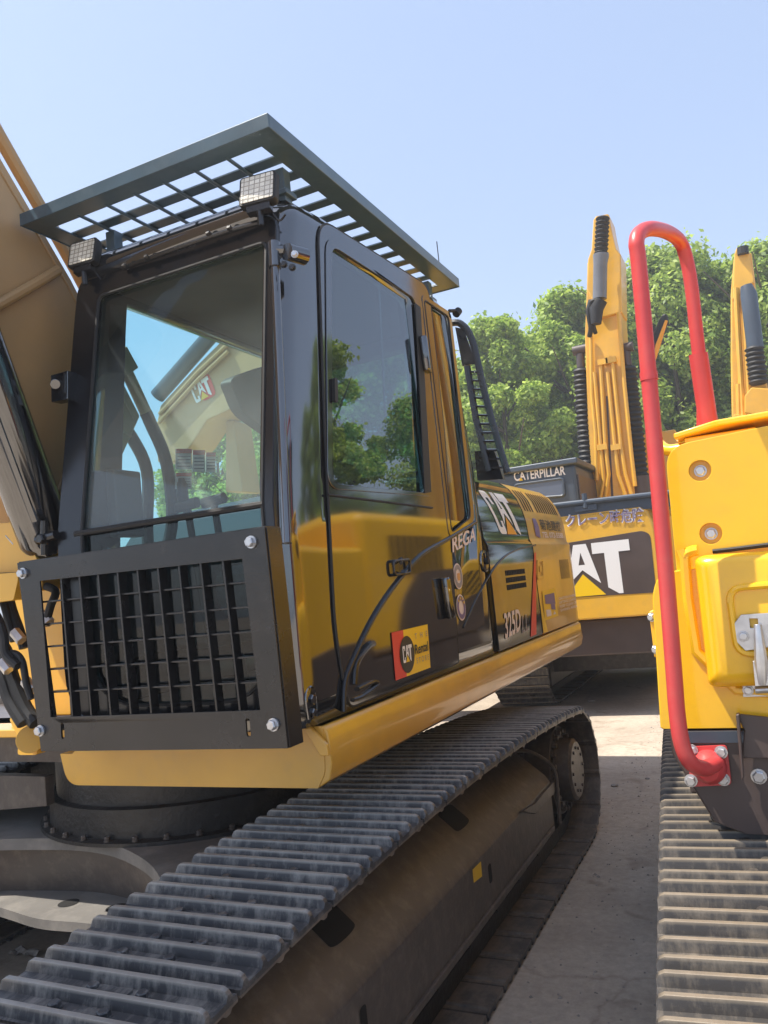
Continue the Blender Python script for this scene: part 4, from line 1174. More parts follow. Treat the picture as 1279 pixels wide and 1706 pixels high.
# cylinder pivot brackets, hoses and fittings in front of the boom foot
mb = MB()
yb = 2.24
mb.plate(rpoly([P(4, 872, 'y', yb), P(30, 868, 'y', yb), P(70, 950, 'y', yb), P(70, 985, 'y', yb), P(-60, 985, 'y', yb), P(-20, 870, 'y', yb)], .02, 3), [], (0, 0.30, 0))
mb.plate(rpoly([P(-60, 955, 'y', yb-.06), P(26, 953, 'y', yb-.06), P(30, 964, 'y', yb-.06), P(22, 1000, 'y', yb-.06), P(-60, 1010, 'y', yb-.06)], .01, 3), [], (0, 0.06, 0))
mb.build('boom_foot_bracket', M['yellow_mid'], A, bevel=0.01)
mb = MB()
mb.plate(rpoly([P(14, 1197, 'y', 2.40), P(34, 1190, 'y', 2.40), P(62, 1215, 'y', 2.40), P(62, 1258, 'y', 2.40), P(28, 1258, 'y', 2.40), P(32, 1232, 'y', 2.40)], .02, 4), [], (0, 0.05, 0))
mb.tube([P(50, 1232, 'y', 2.40), P(50, 1232, 'y', 2.36)], .055, 24)
mb.build('pivot_bracket', M['yellow_mid'], A, bevel=0.006)
mb = MB(); mb.box(-3.3, -2.5, 2.66, 2.72, 1.25, 1.9); mb.build('frame_web', M['yellow_mid'], A, bevel=0.01)
mb = MB(); mb.plate([P(0, 890, 'y', 2.44), P(22, 886, 'y', 2.44), P(24, 906, 'y', 2.44), P(0, 912, 'y', 2.44)], [], (0, -.02, 0)); mb.bolt(P(17, 897, 'y', 2.42), (0, -1, 0), .014, .015)
mb.build('pipe_bracket', M['zinc'], A, bevel=0.003)
for i, pts in enumerate([[(-20, 1050), (8, 1085), (20, 1130), (42, 1180), (60, 1205)], [(-20, 1085), (2, 1125), (16, 1165), (40, 1205)], [(60, 965), (38, 965), (14, 975), (18, 1010), (32, 1050), (40, 1080)], [(-20, 985), (4, 1000), (16, 1040), (24, 1068)], [(70, 975), (92, 985), (84, 1010), (76, 1040)], [(12, 1100), (20, 1088), (36, 1100), (44, 1140), (52, 1165)], [(-20, 1010), (-4, 1030), (6, 1060), (10, 1090), (30, 1110)]]):
    yy_ = 2.34-0.02*i
    mb = MB(); mb.tube(smoothline([P(a, b, 'y', yy_) for a, b in pts], 6), (0.030, 0.030, 0.020, 0.018, 0.016, 0.014, 0.018)[i], 10)
    mb.build('hydraulic_hose', M['rubber'], A, smooth=True)
for px, py in ((30, 1060), (8, 1110), (22, 900), (48, 1142), (76, 1030)):
    c = P(px, py, 'y', 2.26); mb = MB(); mb.tube([c+Vector((-.02, 0, .02)), c+Vector((.02, 0, -.02))], 0.022, 6); mb.build('hose_fitting', M['zinc'], A, smooth=True, angle=20)
mb = MB(); q = [P(-60, 1305, 'z', 0.93), P(54, 1286, 'z', .93), P(60, 1330, 'z', .80), P(-60, 1362, 'z', .80)]
mb.plate([Vector((-4.0, 2.75, 0.75)), Vector((-3.05, 2.62, 0.86)), Vector((-3.05, 2.62, 0.99)), Vector((-4.0, 2.75, 0.96))], [], (0, 0.05, 0))
mb.build('swivel_guard', M['frame_dark'], A, bevel=0.005)

# ================================================================== EXCAVATOR B (right edge, red rail)
B = thing('excavator', 'bright yellow excavator with red tubular grab rail at the right edge', 'excavator', (1.07, 4.5, 0))
BY = 2.50
PB = track_path(0.75, 5.3, 0.80, 0.87, 0.385, 0.385)
piv = Vector((-0.40, 2.55, 0))-B.location
TURN = Matrix.Translation(piv) @ Matrix.Rotation(R(6.0), 4, 'Z') @ Matrix.Translation(-piv)
make_track(B, -0.40, 0.26, PB, 0.216, M['track_dusty'], None, TURN)
def turned(o):
    o.matrix_local = TURN
    return o
mb = MB(); mb.loft([[Vector((p[0], y, p[1])) for p in [(-.30, .25), (-.30, .5), (-.12, .66), (.15, .66), (.15, .22)]] for y in (1.3, 4.5)]); turned(mb.build('track_frame', M['frame_dark'], B, bevel=0.01))
mb = MB(); wheel(mb, -.22, .1, 1.15, .40, .30); turned(mb.build('idler', M['frame_dark'], B)); mb = MB(); wheel(mb, -.22, .1, 4.9, .40, .30, 21); turned(mb.build('sprocket', M['frame_dark'], B))
for k in range(8):
    mb = MB(); mb.tube([(-.28, 1.7+.37*k, .17), (.1, 1.7+.37*k, .17)], .085, 18); turned(mb.build('track_roller', M['chain'], B, smooth=True))
mb = MB(); mb.loft([[Vector((x, y, z)) for x, z in [(1.9, .22), (2.54, .22), (2.54, .80), (1.9, .80)]] for y in (.8, 5.3)]); turned(mb.build('far_track', M['track_dusty'], B, bevel=.2, seg=4))
mb = MB(); mb.box(.2, 1.95, 2.4, 4.6, .35, .95); turned(mb.build('car_body', M['frame_dark'], B, bevel=.02))
# black base skirt
mb = MB()
sk = [(-0.325, 1.185), (-0.325, 1.12), (-0.235, 0.93), (-0.16, 0.90), (1.0, 0.88), (1.0, 1.185)]
mb.plate([Vector((p[0], BY-.01, p[1])) for p in sk], [], (0, 0.09, 0))
mb.box(-0.30, 2.5, BY+.09, 7.2, 0.98, 1.185)
skirt = mb.build('base_skirt', M['brown_dark'], B, bevel=0.008)
mb = MB(); mb.box(-0.30, 1.0, BY-.018, BY-.011, 1.155, 1.187); mb.build('skirt_lip', M['slate'], skirt)
# tool box: outer body, upper panel, bulging lid
mb = MB()
ob = rpoly([P(1100, 1215, 'y', BY), P(1086, 990, 'y', BY), P(1096, 958, 'y', BY), P(1128, 950, 'y', BY), Vector((0.9, BY, 1.66)), Vector((0.9, BY, 1.19))], [0.01, .05, .05, 0, 0, 0], 5)
mb.plate(ob, [], (0, 1.05, 0))
tb = mb.build('tool_box', M['yellow_new'], B, bevel=0.02, seg=4)
mb = MB()
up_ = rpoly([P(1128, 958, 'y', BY+.03), P(1107, 745, 'y', BY+.03), Vector((0.9, BY+.03, 2.085)), Vector((0.9, BY+.03, 1.62))], [0.01, .07, 0, 0], 6)
bolts_ = [P(px, py, 'y', BY+.03) for px, py in ((1166, 784), (1184, 889))]
def ring_at(c, r, dy=0.0): return [c+Vector((r*math.cos(k*math.pi/14), dy, r*math.sin(k*math.pi/14))) for k in range(28)]
mb.plate([p+Vector((0, .022, 0)) for p in up_], [], (0, .98, 0))
upb = mb.build('panel_body', M['yellow_new'], B, bevel=.004)
mb = MB()
mb.plate(up_, [ring_at(c, .031) for c in bolts_], (0, .0215, 0))
upo = mb.build('upper_panel', M['yellow_new'], B, bevel=0.009, seg=3)
for px, py in ((1166, 784), (1184, 889)):
    c = P(px, py, 'y', BY+.03)
    c = c+Vector((0, .020, 0))
    mb = MB(); mb.bolt(c, (0, -1, 0), 0.0145, 0.016); mb.build('panel_bolt', M['zinc'], upo, smooth=True, angle=30)
mb = MB(); mb.tube([P(1187, 919, 'y', BY+.022), P(1215, 916, 'y', BY+.022), P(1279, 908, 'y', BY+.022), Vector((.9, BY+.022, 1.70))], 0.007, 6); mb.build('lid_gap', M['rubber'], B)
def lidring(d, ins):
    q = [P(1158, 932, 'y', BY), P(1172, 925, 'y', BY), Vector((0.75, BY, 1.66)), Vector((0.75, BY, 1.31)), P(1190, 1142, 'y', BY), P(1181, 1135, 'y', BY)]
    c = sum(q, Vector())/6
    q = [c+(p-c)*(1-0*ins) for p in q]
    q2 = []
    for p in q:
        e = Vector((ins if p.x < .3 else -ins, 0, ins if p.z < 1.5 else -ins*0.6))
        q2.append(p+e)
    return [p+Vector((0, d, 0)) for p in rpoly(q2, [.03, .03, .05, .05, .04, .04], 5)]
mb = MB()
L = [lidring(0.0, 0.0), lidring(-.03, 0.0), lidring(-.055, .006), lidring(-.07, .02), lidring(-.078, .04)]
mb.loft(L)
lid = mb.build('tool_box_lid', M['yellow_new'], B, smooth=True, angle=60)
# groove round the lid and recessed panel
mb = MB(); q = lidring(-.002, -.028); q = [p for p in q if p.x < 0.2 and (p.x < -.13 or p.z < 1.5)]; q = sorted([p for p in q if p.z > 1.36], key=lambda p: -p.z)+[Vector((-.13, q[0].y, 1.30)), Vector((.75, q[0].y, 1.285))]; mb.tube(smoothline(q, 3), .016, 8); mb.build('lid_surround', M['yellow_new'], B, smooth=True)
mb = MB(); q = rpoly([P(1213, 980, 'y', BY-.079), Vector((.7, BY-.079, 1.59)), Vector((.7, BY-.079, 1.38)), P(1228, 1090, 'y', BY-.079)], .04, 5)
mb.tube(q+q[:1], .010, 8, cap=False); mb.build('lid_recess_rim', M['yellow_new'], lid, smooth=True)
# latch with lever, lower catch
LYY = BY-.082
mb = MB()
q = [P(1222, 1040, 'y', LYY), P(1234, 1024, 'y', LYY), P(1296, 1020, 'y', LYY), P(1300, 1075, 'y', LYY), P(1242, 1084, 'y', LYY), P(1224, 1066, 'y', LYY)]
h_ = [P(1248, 1030, 'y', LYY), P(1262, 1030, 'y', LYY), P(1264, 1046, 'y', LYY), P(1250, 1046, 'y', LYY)]
mb.plate(q, [h_], (0, -.006, 0)); mb.bolt(P(1238, 1060, 'y', LYY-.006), (0, -1, 0), .012, .012)
lt = mb.build('lid_latch', M['zinc'], lid, bevel=.0015)
mb = MB(); mb.tube([P(1262, 1040, 'y', LYY-.02), P(1268, 1100, 'y', LYY-.03), P(1270, 1140, 'y', LYY-.02)], [.010, .018, .014], 10)
mb.plate([P(1254, 1100, 'y', LYY-.01), P(1290, 1098, 'y', LYY-.01), P(1292, 1140, 'y', LYY-.01), P(1258, 1142, 'y', LYY-.01)], [], (0, -.02, 0))
mb.build('latch_lever', M['zinc'], lt, bevel=.002)
mb = MB(); mb.plate([P(1237, 1141, 'y', BY-.001), P(1300, 1137, 'y', BY-.001), P(1300, 1158, 'y', BY-.001), P(1238, 1160, 'y', BY-.001)], [], (0, -.014, 0))
mb.tube([P(1258, 1150, 'y', BY-.03), P(1300, 1147, 'y', BY-.03)], .010, 10); mb.bolt(P(1246, 1150, 'y', BY-.015), (0, -1, 0), .012, .012)
mb.build('catch_plate', M['zinc'], B, bevel=.002)
mb = MB(); hx = P(1085, 1050, 'y', BY+.1).x
q = [P(1083, 1018, 'y', BY+.06), P(1092, 1014, 'y', BY+.06), P(1102, 1090, 'y', BY+.06), P(1092, 1094, 'y', BY+.06)]
mb.plate(q, [], (0, -.03, 0)); mb.build('side_hinge', M['yellow_new'], B, bevel=.004)
for px, py in ((1086, 1028), (1093, 1082)):
    mb = MB(); mb.bolt(P(px, py, 'y', BY+.03), (-.5, -1, 0), .011, .012); mb.build('hinge_bolt', M['zinc'], B)
# bracket and bolts on the skirt
mb = MB()
mb.plate([P(1226, 1188, 'y', BY-.02), P(1300, 1196, 'y', BY-.02), P(1300, 1262, 'y', BY-.02), P(1236, 1262, 'y', BY-.02), P(1240, 1215, 'y', BY-.02)], [], (0, -.012, 0))
mb.plate([P(1226, 1188, 'y', BY-.03), P(1232, 1186, 'y', BY-.03), P(1240, 1290, 'y', BY-.03), P(1236, 1296, 'y', BY-.03)], [], (0, -.03, 0))
mb.build('step_bracket', M['brown_dark'], B, bevel=.003)
mb = MB(); mb.bolt(P(1264, 1293, 'y', BY-.012), (0, -1, 0), .017, .018); mb.build('skirt_bolt', M['zinc'], B)
# red rail
RY = 2.33
mb = MB()
fl_ = [P(1192, 1272, 'y', BY-.055), P(1172, 1280, 'y', BY-.11), P(1150, 1270, 'y', RY+.01), P(1136, 1240, 'y', RY), P(1128, 1190, 'y', RY), P(1121, 1100, 'y', RY), P(1109, 950, 'y', RY), P(1096, 800, 'y', RY), P(1080, 620, 'y', RY), P(1064, 440, 'y', RY), P(1060, 405, 'y', RY), P(1066, 388, 'y', RY+.03), P(1085, 381, 'y', RY+.10), P(1112, 387, 'y', RY+.30), P(1132, 402, 'y', RY+.42), P(1143, 430, 'y', RY+.46), P(1152, 480, 'y', RY+.47), P(1163, 580, 'y', RY+.48), P(1172, 640, 'y', RY+.49), P(1180, 700, 'y', RY+.50)]
mb.tube(smoothline(fl_, 5), 0.0222, 16)
rail_ = mb.build('grab_rail', M['red'], B, smooth=True)
mb = MB()
mb.tube([P(1080, 620, 'y', RY), P(1081.5, 634, 'y', RY)], 0.0245, 16); mb.build('rail_sleeve', M['red'], rail_, smooth=True, angle=30)
mb = MB()
mb.tube([P(1163, 590, 'y', RY+.48), P(1181, 712, 'y', RY+.50)], 0.030, 16)
mb.plate([P(1160, 680, 'y', RY+.52), P(1188, 672, 'y', RY+.52), P(1201, 712, 'y', RY+.52), P(1160, 718, 'y', RY+.52)], [], (0, .012, 0))
mb.build('rail_socket', M['red'], rail_, smooth=True, angle=30)
mb = MB(); q = rpoly([P(1146, 1243, 'y', BY-.012), P(1211, 1240, 'y', BY-.012), P(1219, 1306, 'y', BY-.012), P(1150, 1309, 'y', BY-.012)], .012, 3)
mb.plate(q, [], (0, -.012, 0))
c = P(1181, 1278, 'y', BY-.03); mb.loft([[c+Vector((r*math.cos(a*.2618), -d_, r*math.sin(a*.2618))) for a in range(24)] for d_, r in ((-.008, .048), (.01, .046), (.03, .040), (.045, .028), (.052, .010))])
mb.build('rail_plate', M['red'], rail_, smooth=True, angle=30)
for px, py in ((1152, 1250), (1201, 1253), (1205, 1298), (1151, 1300)):
    mb = MB(); mb.bolt(P(px, py, 'y', BY-.024), (0, -1, 0), .0145, .016); mb.build('plate_bolt', M['zinc'], rail_, smooth=True, angle=30)
# platform behind the panel top
mb = MB()
mb.plate([Vector((-.23, BY+.30, 2.10)), Vector((-.10, BY+.26, 2.115)), Vector((.9, BY+.3, 2.13)), Vector((.9, BY+1.0, 2.13)), Vector((-.23, BY+1.0, 2.10))], [], (0, 0, -.02))
mb.box(-.20, .02, BY+.31, BY+.5, 2.02, 2.08)
mb.tube(smoothline([(-.17, BY+.4, 2.06), (-.26, BY+.42, 2.06), (-.30, BY+.5, 2.10), (-.31, BY+.8, 2.12)], 5), .022, 10)
mb.build('step_platform', M['yellow_new'], B, bevel=.006)
# body behind
mb = MB(); mb.box(-.32, 2.45, BY+1.06, 4.85, 1.19, 1.96); mb.build('fuel_tank', M['yellow_new'], B, bevel=.04, seg=3)
mb = MB(); mb.box(-.30, 2.45, 4.87, 7.2, 1.19, 2.22); hd = mb.build('engine_hood', M['yellow_new'], B, bevel=.08, seg=3)
mb = MB(); mb.plate(rpoly([Vector((-.3005, 5.25, 1.20)), Vector((-.3005, 7.1, 1.20)), Vector((-.3005, 7.1, 1.78)), Vector((-.3005, 5.75, 1.76)), Vector((-.3005, 5.4, 1.55))], [.02, .02, .02, .1, .1], 4), [], (-.012, 0, 0)); mb.build('side_panel', M['brown_dark'], hd, bevel=.004)
mb = MB(); mb.box(-.33, 2.45, 3.6, 4.84, 1.0, 1.34); mb.build('step_skirt', M['brown_dark'], B, bevel=.01)
mb = MB()
for k in range(9): mb.box(-.312, -.301, 5.3+.12*k, 5.36+.12*k, 1.75, 2.05)
mb.build('hood_louvre', M['dark_hole'], hd)
mb = MB(); mb.box(1.55, 2.45, 2.2, 4.1, 1.2, 3.1); bc = mb.build('cab', M['black_gloss'], B, bevel=.08, seg=3)
mb = MB(); mb.box(1.65, 2.35, 2.185, 2.197, 1.7, 2.95); mb.box(1.53, 1.547, 2.5, 3.9, 2.0, 2.95); mb.build('cab_window', M['slate_glass'], bc)

# ================================================================== EXCAVATOR C (rear facing, lettered counterweight)
C = thing('excavator', 'excavator standing tail first with CAT counterweight and black bellows on its boom', 'excavator', (-2.3, 11.0, 0))
CYY = 8.85
def QC(px, py, off=0.0): return P(px, py, 'y', CYY+off)
mb = MB()
zb, zt = 1.085, 2.26
cwp = rpoly([(-3.75, zb), (-1.03, zb), (-1.03, 2.02), (-1.10, zt), (-3.68, zt), (-3.75, 2.02)], [.03, .05, .10, .06, .06, .1], 5)
rr_ = []
for dy, s in ((0, .985), (.02, 1.0), (.35, 1.0), (.9, 1.02)):
    rr_.append([Vector((-2.39+(p[0]+2.39)*s, CYY+dy, 1.67+(p[1]-1.67)*s)) for p in cwp])
mb.loft(rr_)
cw = mb.build('counterweight', M['yellow_mid'], C, bevel=.02, seg=3)
q = rpoly([QC(880, 1000, -.004), QC(1093, 987, -.004), QC(1083, 890, -.004), QC(1070, 884, -.004), QC(880, 915, -.004)], [.03, .03, .05, .05, .03], 5)
mb = MB(); mb.plate(q, [], (0, .01, 0)); pnl = mb.build('logo_panel', M['brown_dark'], cw, bevel=.004)
xr = QC(1047, 898, 0).x; zr1 = QC(1030, 900, 0).z; zr0 = QC(1036, 988, 0).z
fc = lambda u, v: Vector((xr-1.03+1.03*u, CYY-.008, zr0+(zr1-zr0)*v))
cat_logo(fc, pnl)
fj = bil([QC(945, 878, -.01), QC(1072, 868, -.01), QC(1070, 846, -.01), QC(943, 858, -.01)])
textdecal('warning_backing', '\u30af\u30ec\u30fc\u30f3\u6642\u5371\u967a', sub(fj, -.02, 1.02, -.06, 1.06), M['white'], cw, bold=.03)
textdecal('warning_lettering', '\u30af\u30ec\u30fc\u30f3\u6642\u5371\u967a', bil([QC(945, 878, -.015), QC(1072, 868, -.015), QC(1070, 846, -.015), QC(943, 858, -.015)]), M['dec_violet'], cw, bold=.012)
mb = MB(); mb.box(-3.7, -1.02, CYY+.12, 13.2, .68, 1.07); mb.build('lower_frame', M['brown_dark'], C, bevel=.02)
mb = MB(); mb.plate(rpoly([QC(905, 868), QC(1120, 843), QC(1120, 818), QC(905, 845)], .01, 3), [], (0, .8, 0))
mb.tube([QC(880, 847, -.02), QC(1120, 820, -.02)], .03, 10)
mb.box(-1.84, -1.60, CYY-.03, CYY+.1, 2.27, 2.33); mb.tube([(-1.72, CYY-.02, 2.3), (-1.72, CYY-.02, 2.46)], .03, 8)
mb.build('rear_hood', M['slate'], C, bevel=.008)
mb = MB(); mb.box(-3.7, -1.05, CYY+.9, 12.2, 1.29, 2.2); mb.build('engine_house', M['yellow_mid'], C, bevel=.03)
# dark cab with lettering
CB = 10.2
mb = MB()
c0, c1 = P(820, 800, 'y', CB), P(957, 764, 'y', CB)
cbx0, cbx1 = -3.30, c1.x-.01
mb.box(cbx0, cbx1, CB, CB+1.6, 1.9, c1.z-.06)
cc = mb.build('cab', M['slate'], C, bevel=.05, seg=3)
mb = MB(); mb.box(cbx0-.05, cbx1+.05, CB-.06, CB+1.7, c1.z-.07, c1.z+.01); mb.build('cab_roof', M['slate'], cc, bevel=.02)
q = rpoly([P(858, 832, 'y', CB-.004), P(940, 826, 'y', CB-.004), P(938, 797, 'y', CB-.004), P(858, 808, 'y', CB-.004)], .04, 4)
mb = MB(); mb.plate([v+Vector((0, 0, -.0)) for v in q], [], (0, -.01, 0)); mb.build('rear_window', M['slate_glass'], cc)
mb = MB(); mb.tube([v+Vector((0, -.008, 0)) for v in q+q[:1]], .018, 8, cap=False); mb.build('window_rim', M['slate'], cc)
fcat = bil([P(857, 802, 'y', CB-.008), P(942, 791, 'y', CB-.008), P(941, 776, 'y', CB-.008), P(855, 786, 'y', CB-.008)])
textdecal('maker_lettering', 'CATERPILLAR', fcat, M['white'], cc, bold=.022)
decal('triangle_mark', [[(.092, -.02), (.172, -.02), (.132, .36)]], lambda u, v: fcat(u, v)+Vector((0, -.006, 0)), M['dec_yellow'], cc)
mb = MB(); mb.box(cbx1+.005, cbx1+.02, CB+.05, CB+1.5, 2.1, c1.z-.2); mb.build('side_grille', M['brown_dark'], cc)
# boom of C
CBY = 11.4
def QB(px, py, off=0.0): return P(px, py, 'y', CBY+off)
mb = MB()
mb.plate([QB(988, 830), QB(978, 700), QB(974, 560), QB(977, 480), QB(978, 436), QB(1032, 430), QB(1034, 520), QB(1046, 700), QB(1060, 830)], [], (0, .55, 0))
cbm = mb.build('boom', M['yellow_mid'], C, bevel=.02)
mb = MB(); mb.plate([QB(977, 480, -.05), QB(979, 432, -.05), QB(985, 415, -.05), QB(988, 366, -.05), QB(992, 360, -.05), QB(1014, 356, -.05), QB(1019, 384, -.05), QB(1026, 414, -.05), QB(1034, 424, -.05), QB(1036, 520, -.05), QB(1000, 530, -.05)], [], (0, .5, 0)); mb.build('stick', M['yellow_mid'], C, bevel=.02)
mb = MB()
for pts in ([(990, 620), (1000, 740), (1006, 800), (1000, 830)], [(1000, 600), (1008, 740), (1014, 790), (1008, 830)], [(1012, 620), (1024, 740), (1030, 790), (1044, 830)], [(1020, 600), (1034, 740), (1042, 790), (1054, 830)], [(984, 560), (986, 660), (992, 720), (994, 800)], [(1030, 520), (1040, 640), (1052, 760), (1058, 810)]):
    mb.tube([QB(a, b, -.05) for a, b in pts], .028, 8)
for px, py in ((1003, 745), (1026, 745), (1004, 603), (1018, 600)):
    mb.obox(QB(px, py, -.06), (.07, 0, 0), (0, .03, 0), (0, 0, .04))
mb.build('boom_pipe', M['yellow_mid'], cbm, smooth=True, angle=30)
mb = MB(); mb.plate([QB(1009, 660, -.002), QB(1012, 660, -.002), QB(1022, 830, -.002), QB(1018, 830, -.002)], [], (0, .001, 0)); mb.build('boom_groove', M['brown_dark'], cbm)
mb = MB(); mb.tube([QB(999, 498, -.25), QB(1000, 440, -.25), QB(1001, 428, -.25), QB(1001, 424, -.25)], [.095, .095, .108, .108], 20)
cy = mb.build('stick_cylinder', M['cyl_grey'], C, smooth=True, angle=30)
mb = MB()
n_ = 26; a, b = QB(1001, 424, -.25), QB(1004, 362, -.25)
mb.tube([a.lerp(b, k/n_) for k in range(n_+1)], [.088+.012*math.sin(k*2.1) for k in range(n_+1)], 16); mb.build('rod_sleeve', M['rubber'], cy, smooth=True)
mb = MB(); mb.tube([QB(993, 540, -.25), QB(993, 515, -.25), QB(1000, 500, -.25)], [.07, .10, .10], 14); mb.tube(smoothline([QB(984, 500, -.25), QB(980, 520, -.25), QB(984, 545, -.2), QB(982, 560, -.1)], 5), .035, 8); mb.tube(smoothline([QB(996, 500, -.3), QB(984, 505, -.3), QB(988, 540, -.2), QB(992, 555, -.1)], 5), .03, 8)
mb.build('cylinder_hose', M['rubber'], cy, smooth=True)
def bellows(parent, p0, p1, r, n, name='bellows'):
    mb = MB(); pts, rs = [], []
    for k in range(n*2+1):
        pts.append(p0.lerp(p1, k/(n*2))); rs.append(r if k % 2 else r*.78)
    mb.tube(pts, rs, 18)
    return mb.build(name, M['rubber'], parent, smooth=True, angle=30)
for (a, b) in (((968, 615), (980, 800)), ((1046, 612), (1066, 796))):
    p0, p1 = QB(*a, .1), QB(*b, .1)
    bw = bellows(C, p0, p1, .125, 22)
    d = (p1-p0).normalized()
    mb = MB(); mb.tube([p1-d*.02, p1+d*.5], .125, 20); mb.build('lift_cylinder', M['brown_dark'], bw, smooth=True, angle=30); mb = MB(); mb.tube([p0-d*.22, p0-d*.02], .06, 14); mb.tube([p0-d*.28+Vector((-.1, 0, 0)), p0-d*.28+Vector((.1, 0, 0))], .07, 12); mb.build('rod_eye', M['brown_dark'], bw, smooth=True, angle=30)
mb = MB(); mb.tube([QB(1084, 600, .2), QB(1090, 575, .2), QB(1106, 535, .2), QB(1108, 524, .2)], [.05, .07, .07, .03], 12); bl = mb.build('bucket_link', M['rubber'], C, smooth=True)
mb = MB(); mb.tube([QB(1088, 606, .1), QB(1096, 575, .1), QB(1110, 534, .1)], [.02, .035, .02], 8); mb.build('link_edge', M['dec_orange'], bl, smooth=True)
mb = MB(); mb.box(QB(1062, 700, .8).x, QB(1062, 700, .8).x+.5, CBY+.8, CBY+1.2, 1.9, 3.5); mb.build('front_bracket', M['yellow_mid'], C, bevel=.02)
PC = track_path(9.55, 13.4, .8, .84, .38, .38)
cp = make_track(C, -3.25, -2.55, PC, .30, M['track_dusty'])
mb = MB(); mb.loft([[Vector((x, y, z)) for x, z in [(-3.1, .2), (-2.66, .2), (-2.66, .6), (-3.1, .6)]] for y in (10.1, 12.9)]); mb.build('track_frame', M['frame_dark'], C)
mb = MB(); wheel(mb, -3.0, -2.7, 9.95, .4, .28, 21); mb.build('sprocket', M['frame_dark'], C); mb = MB(); wheel(mb, -3.0, -2.7, 13.0, .4, .28); mb.build('idler', M['frame_dark'], C)
mb = MB(); mb.box(-2.7, -1.2, 10.3, 12.6, .35, .7); mb.build('car_body', M['frame_dark'], C)
mb = MB(); mb.loft([[Vector((x, y, z)) for x, z in [(-1.4, .03), (-.75, .03), (-.75, .68), (-1.4, .68)]] for y in (11.4, 13.4)]); mb.build('far_track', M['track_dusty'], C, bevel=.2, seg=4)

# ================================================================== EXCAVATOR D (far right boom)
D = thing('excavator', 'distant pale yellow excavator boom with black cylinder behind the red rail', 'excavator', (0.6, 17.0, 0))
DY = 16.0
def QD(px, py, off=0.0): return P(px, py, 'y', DY+off)
mb = MB(); mb.plate([QD(1219, 712), QD(1217, 600), QD(1217, 490), QD(1222, 430), QD(1252, 420), QD(1258, 470), QD(1268, 560), QD(1286, 700), QD(1286, 715)], [], (0, .6, 0)); dbm = mb.build('boom', M['yellow_mid'], D, bevel=.03)
mb = MB(); mb.plate([QD(1220, 500, -.1), QD(1223, 424, -.1), QD(1227, 412, -.1), QD(1247, 414, -.1), QD(1256, 470, -.1), QD(1240, 480, -.1)], [], (0, .4, 0)); mb.build('stick', M['yellow_mid'], D, bevel=.02)
mb = MB(); mb.tube([QD(1237, 412, -.12), QD(1238, 424, -.12)], .10, 12); mb.build('pin_boss', M['rubber'], D)
mb = MB(); mb.tube([QD(1243, 476, -.3), QD(1247, 490, -.3), QD(1258, 580, -.3)], [.10, .14, .14], 16); dc = mb.build('stick_cylinder', M['slate'], D, smooth=True)
bellows(dc, QD(1256, 578, -.3), QD(1264, 640, -.3), .17, 8)
mb = MB(); mb.tube([QD(1226, 480, -.1), QD(1230, 560, -.1), QD(1238, 700, -.1)], .05, 8); mb.tube([QD(1238, 500, -.1), QD(1244, 600, -.1), QD(1250, 700, -.1)], .04, 8)
mb.tube([QD(1230, 640, -.1), QD(1231, 700, -.1)], .05, 8); mb.build('boom_pipe', M['yellow_mid'], dbm, smooth=True)
mb = MB(); mb.plate([QD(1240, 660, -.5), QD(1252, 645, -.5), QD(1290, 648, -.5), QD(1290, 705, -.5), QD(1262, 708, -.5), QD(1256, 690, -.5), QD(1240, 688, -.5)], [], (0, .4, 0)); mb.plate([QD(1218, 715, -.3), QD(1222, 690, -.3), QD(1256, 692, -.3), QD(1256, 715, -.3)], [], (0, .3, 0)); mb.build('boom_foot', M['yellow_mid'], D, bevel=.02)
mb = MB(); mb.box(-.6, 2.2, 16.5, 20, 1.1, 2.6); mb.build('engine_house', M['yellow_mid'], D, bevel=.05)
mb = MB()
for x in (-.7, 1.6): mb.loft([[Vector((x+dx, y, z)) for dx, z in [(0, .02), (.6, .02), (.6, .9), (0, .9)]] for y in (15.8, 20)])
mb.build('tracks', M['track_dusty'], D, bevel=.2, seg=3)
mb = MB(); mb.box(-.1, 1.6, 17, 19, .5, 1.1); mb.build('car_body', M['frame_dark'], D)

# ================================================================== EXCAVATOR E (seen through the windshield)
E_ = thing('excavator', 'excavator with CAT lettered boom seen through the windshield of the black cab', 'excavator', (-6.0, 8.5, 0))
EY = 8.0
def QE(px, py, off=0.0): return P(px, py, 'y', EY+off)
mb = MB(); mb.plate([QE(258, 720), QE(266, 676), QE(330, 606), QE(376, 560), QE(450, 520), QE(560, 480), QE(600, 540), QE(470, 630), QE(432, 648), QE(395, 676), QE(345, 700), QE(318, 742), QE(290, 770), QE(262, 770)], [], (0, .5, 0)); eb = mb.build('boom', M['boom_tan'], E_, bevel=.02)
mb = MB(); mb.tube([QE(262, 660, -.0), QE(350, 560, -.0), QE(400, 508, 0)], .10, 18); mb.build('stick_cylinder', M['slate'], E_, smooth=True)
fe = bil([QE(327, 672, -.01), QE(356, 655, -.01), QE(345, 626, -.01), QE(315, 645, -.01)])
decal('logo_ground', [rpoly([(.35, -.12), (1.1, -.12), (1.1, 1.12), (.35, 1.12)], .2, 3)], fe, M['dec_red'], eb)
cat_logo(bil([QE(327, 672, -.02), QE(356, 655, -.02), QE(345, 626, -.02), QE(315, 645, -.02)]), eb)
mb = MB(); mb.tube([QE(266, 690, -.05), QE(330, 620, -.05), QE(378, 575, -.05)], .03, 8); mb.tube([QE(264, 705, -.05), QE(330, 632, -.05), QE(380, 585, -.05)], .025, 8); mb.build('boom_pipe', M['boom_tan'], eb, smooth=True)
mb = MB(); mb.box(-7.4, -4.6, 8.2, 11.5, 1.1, 2.2); mb.build('engine_house', M['yellow_mid'], E_, bevel=.05)
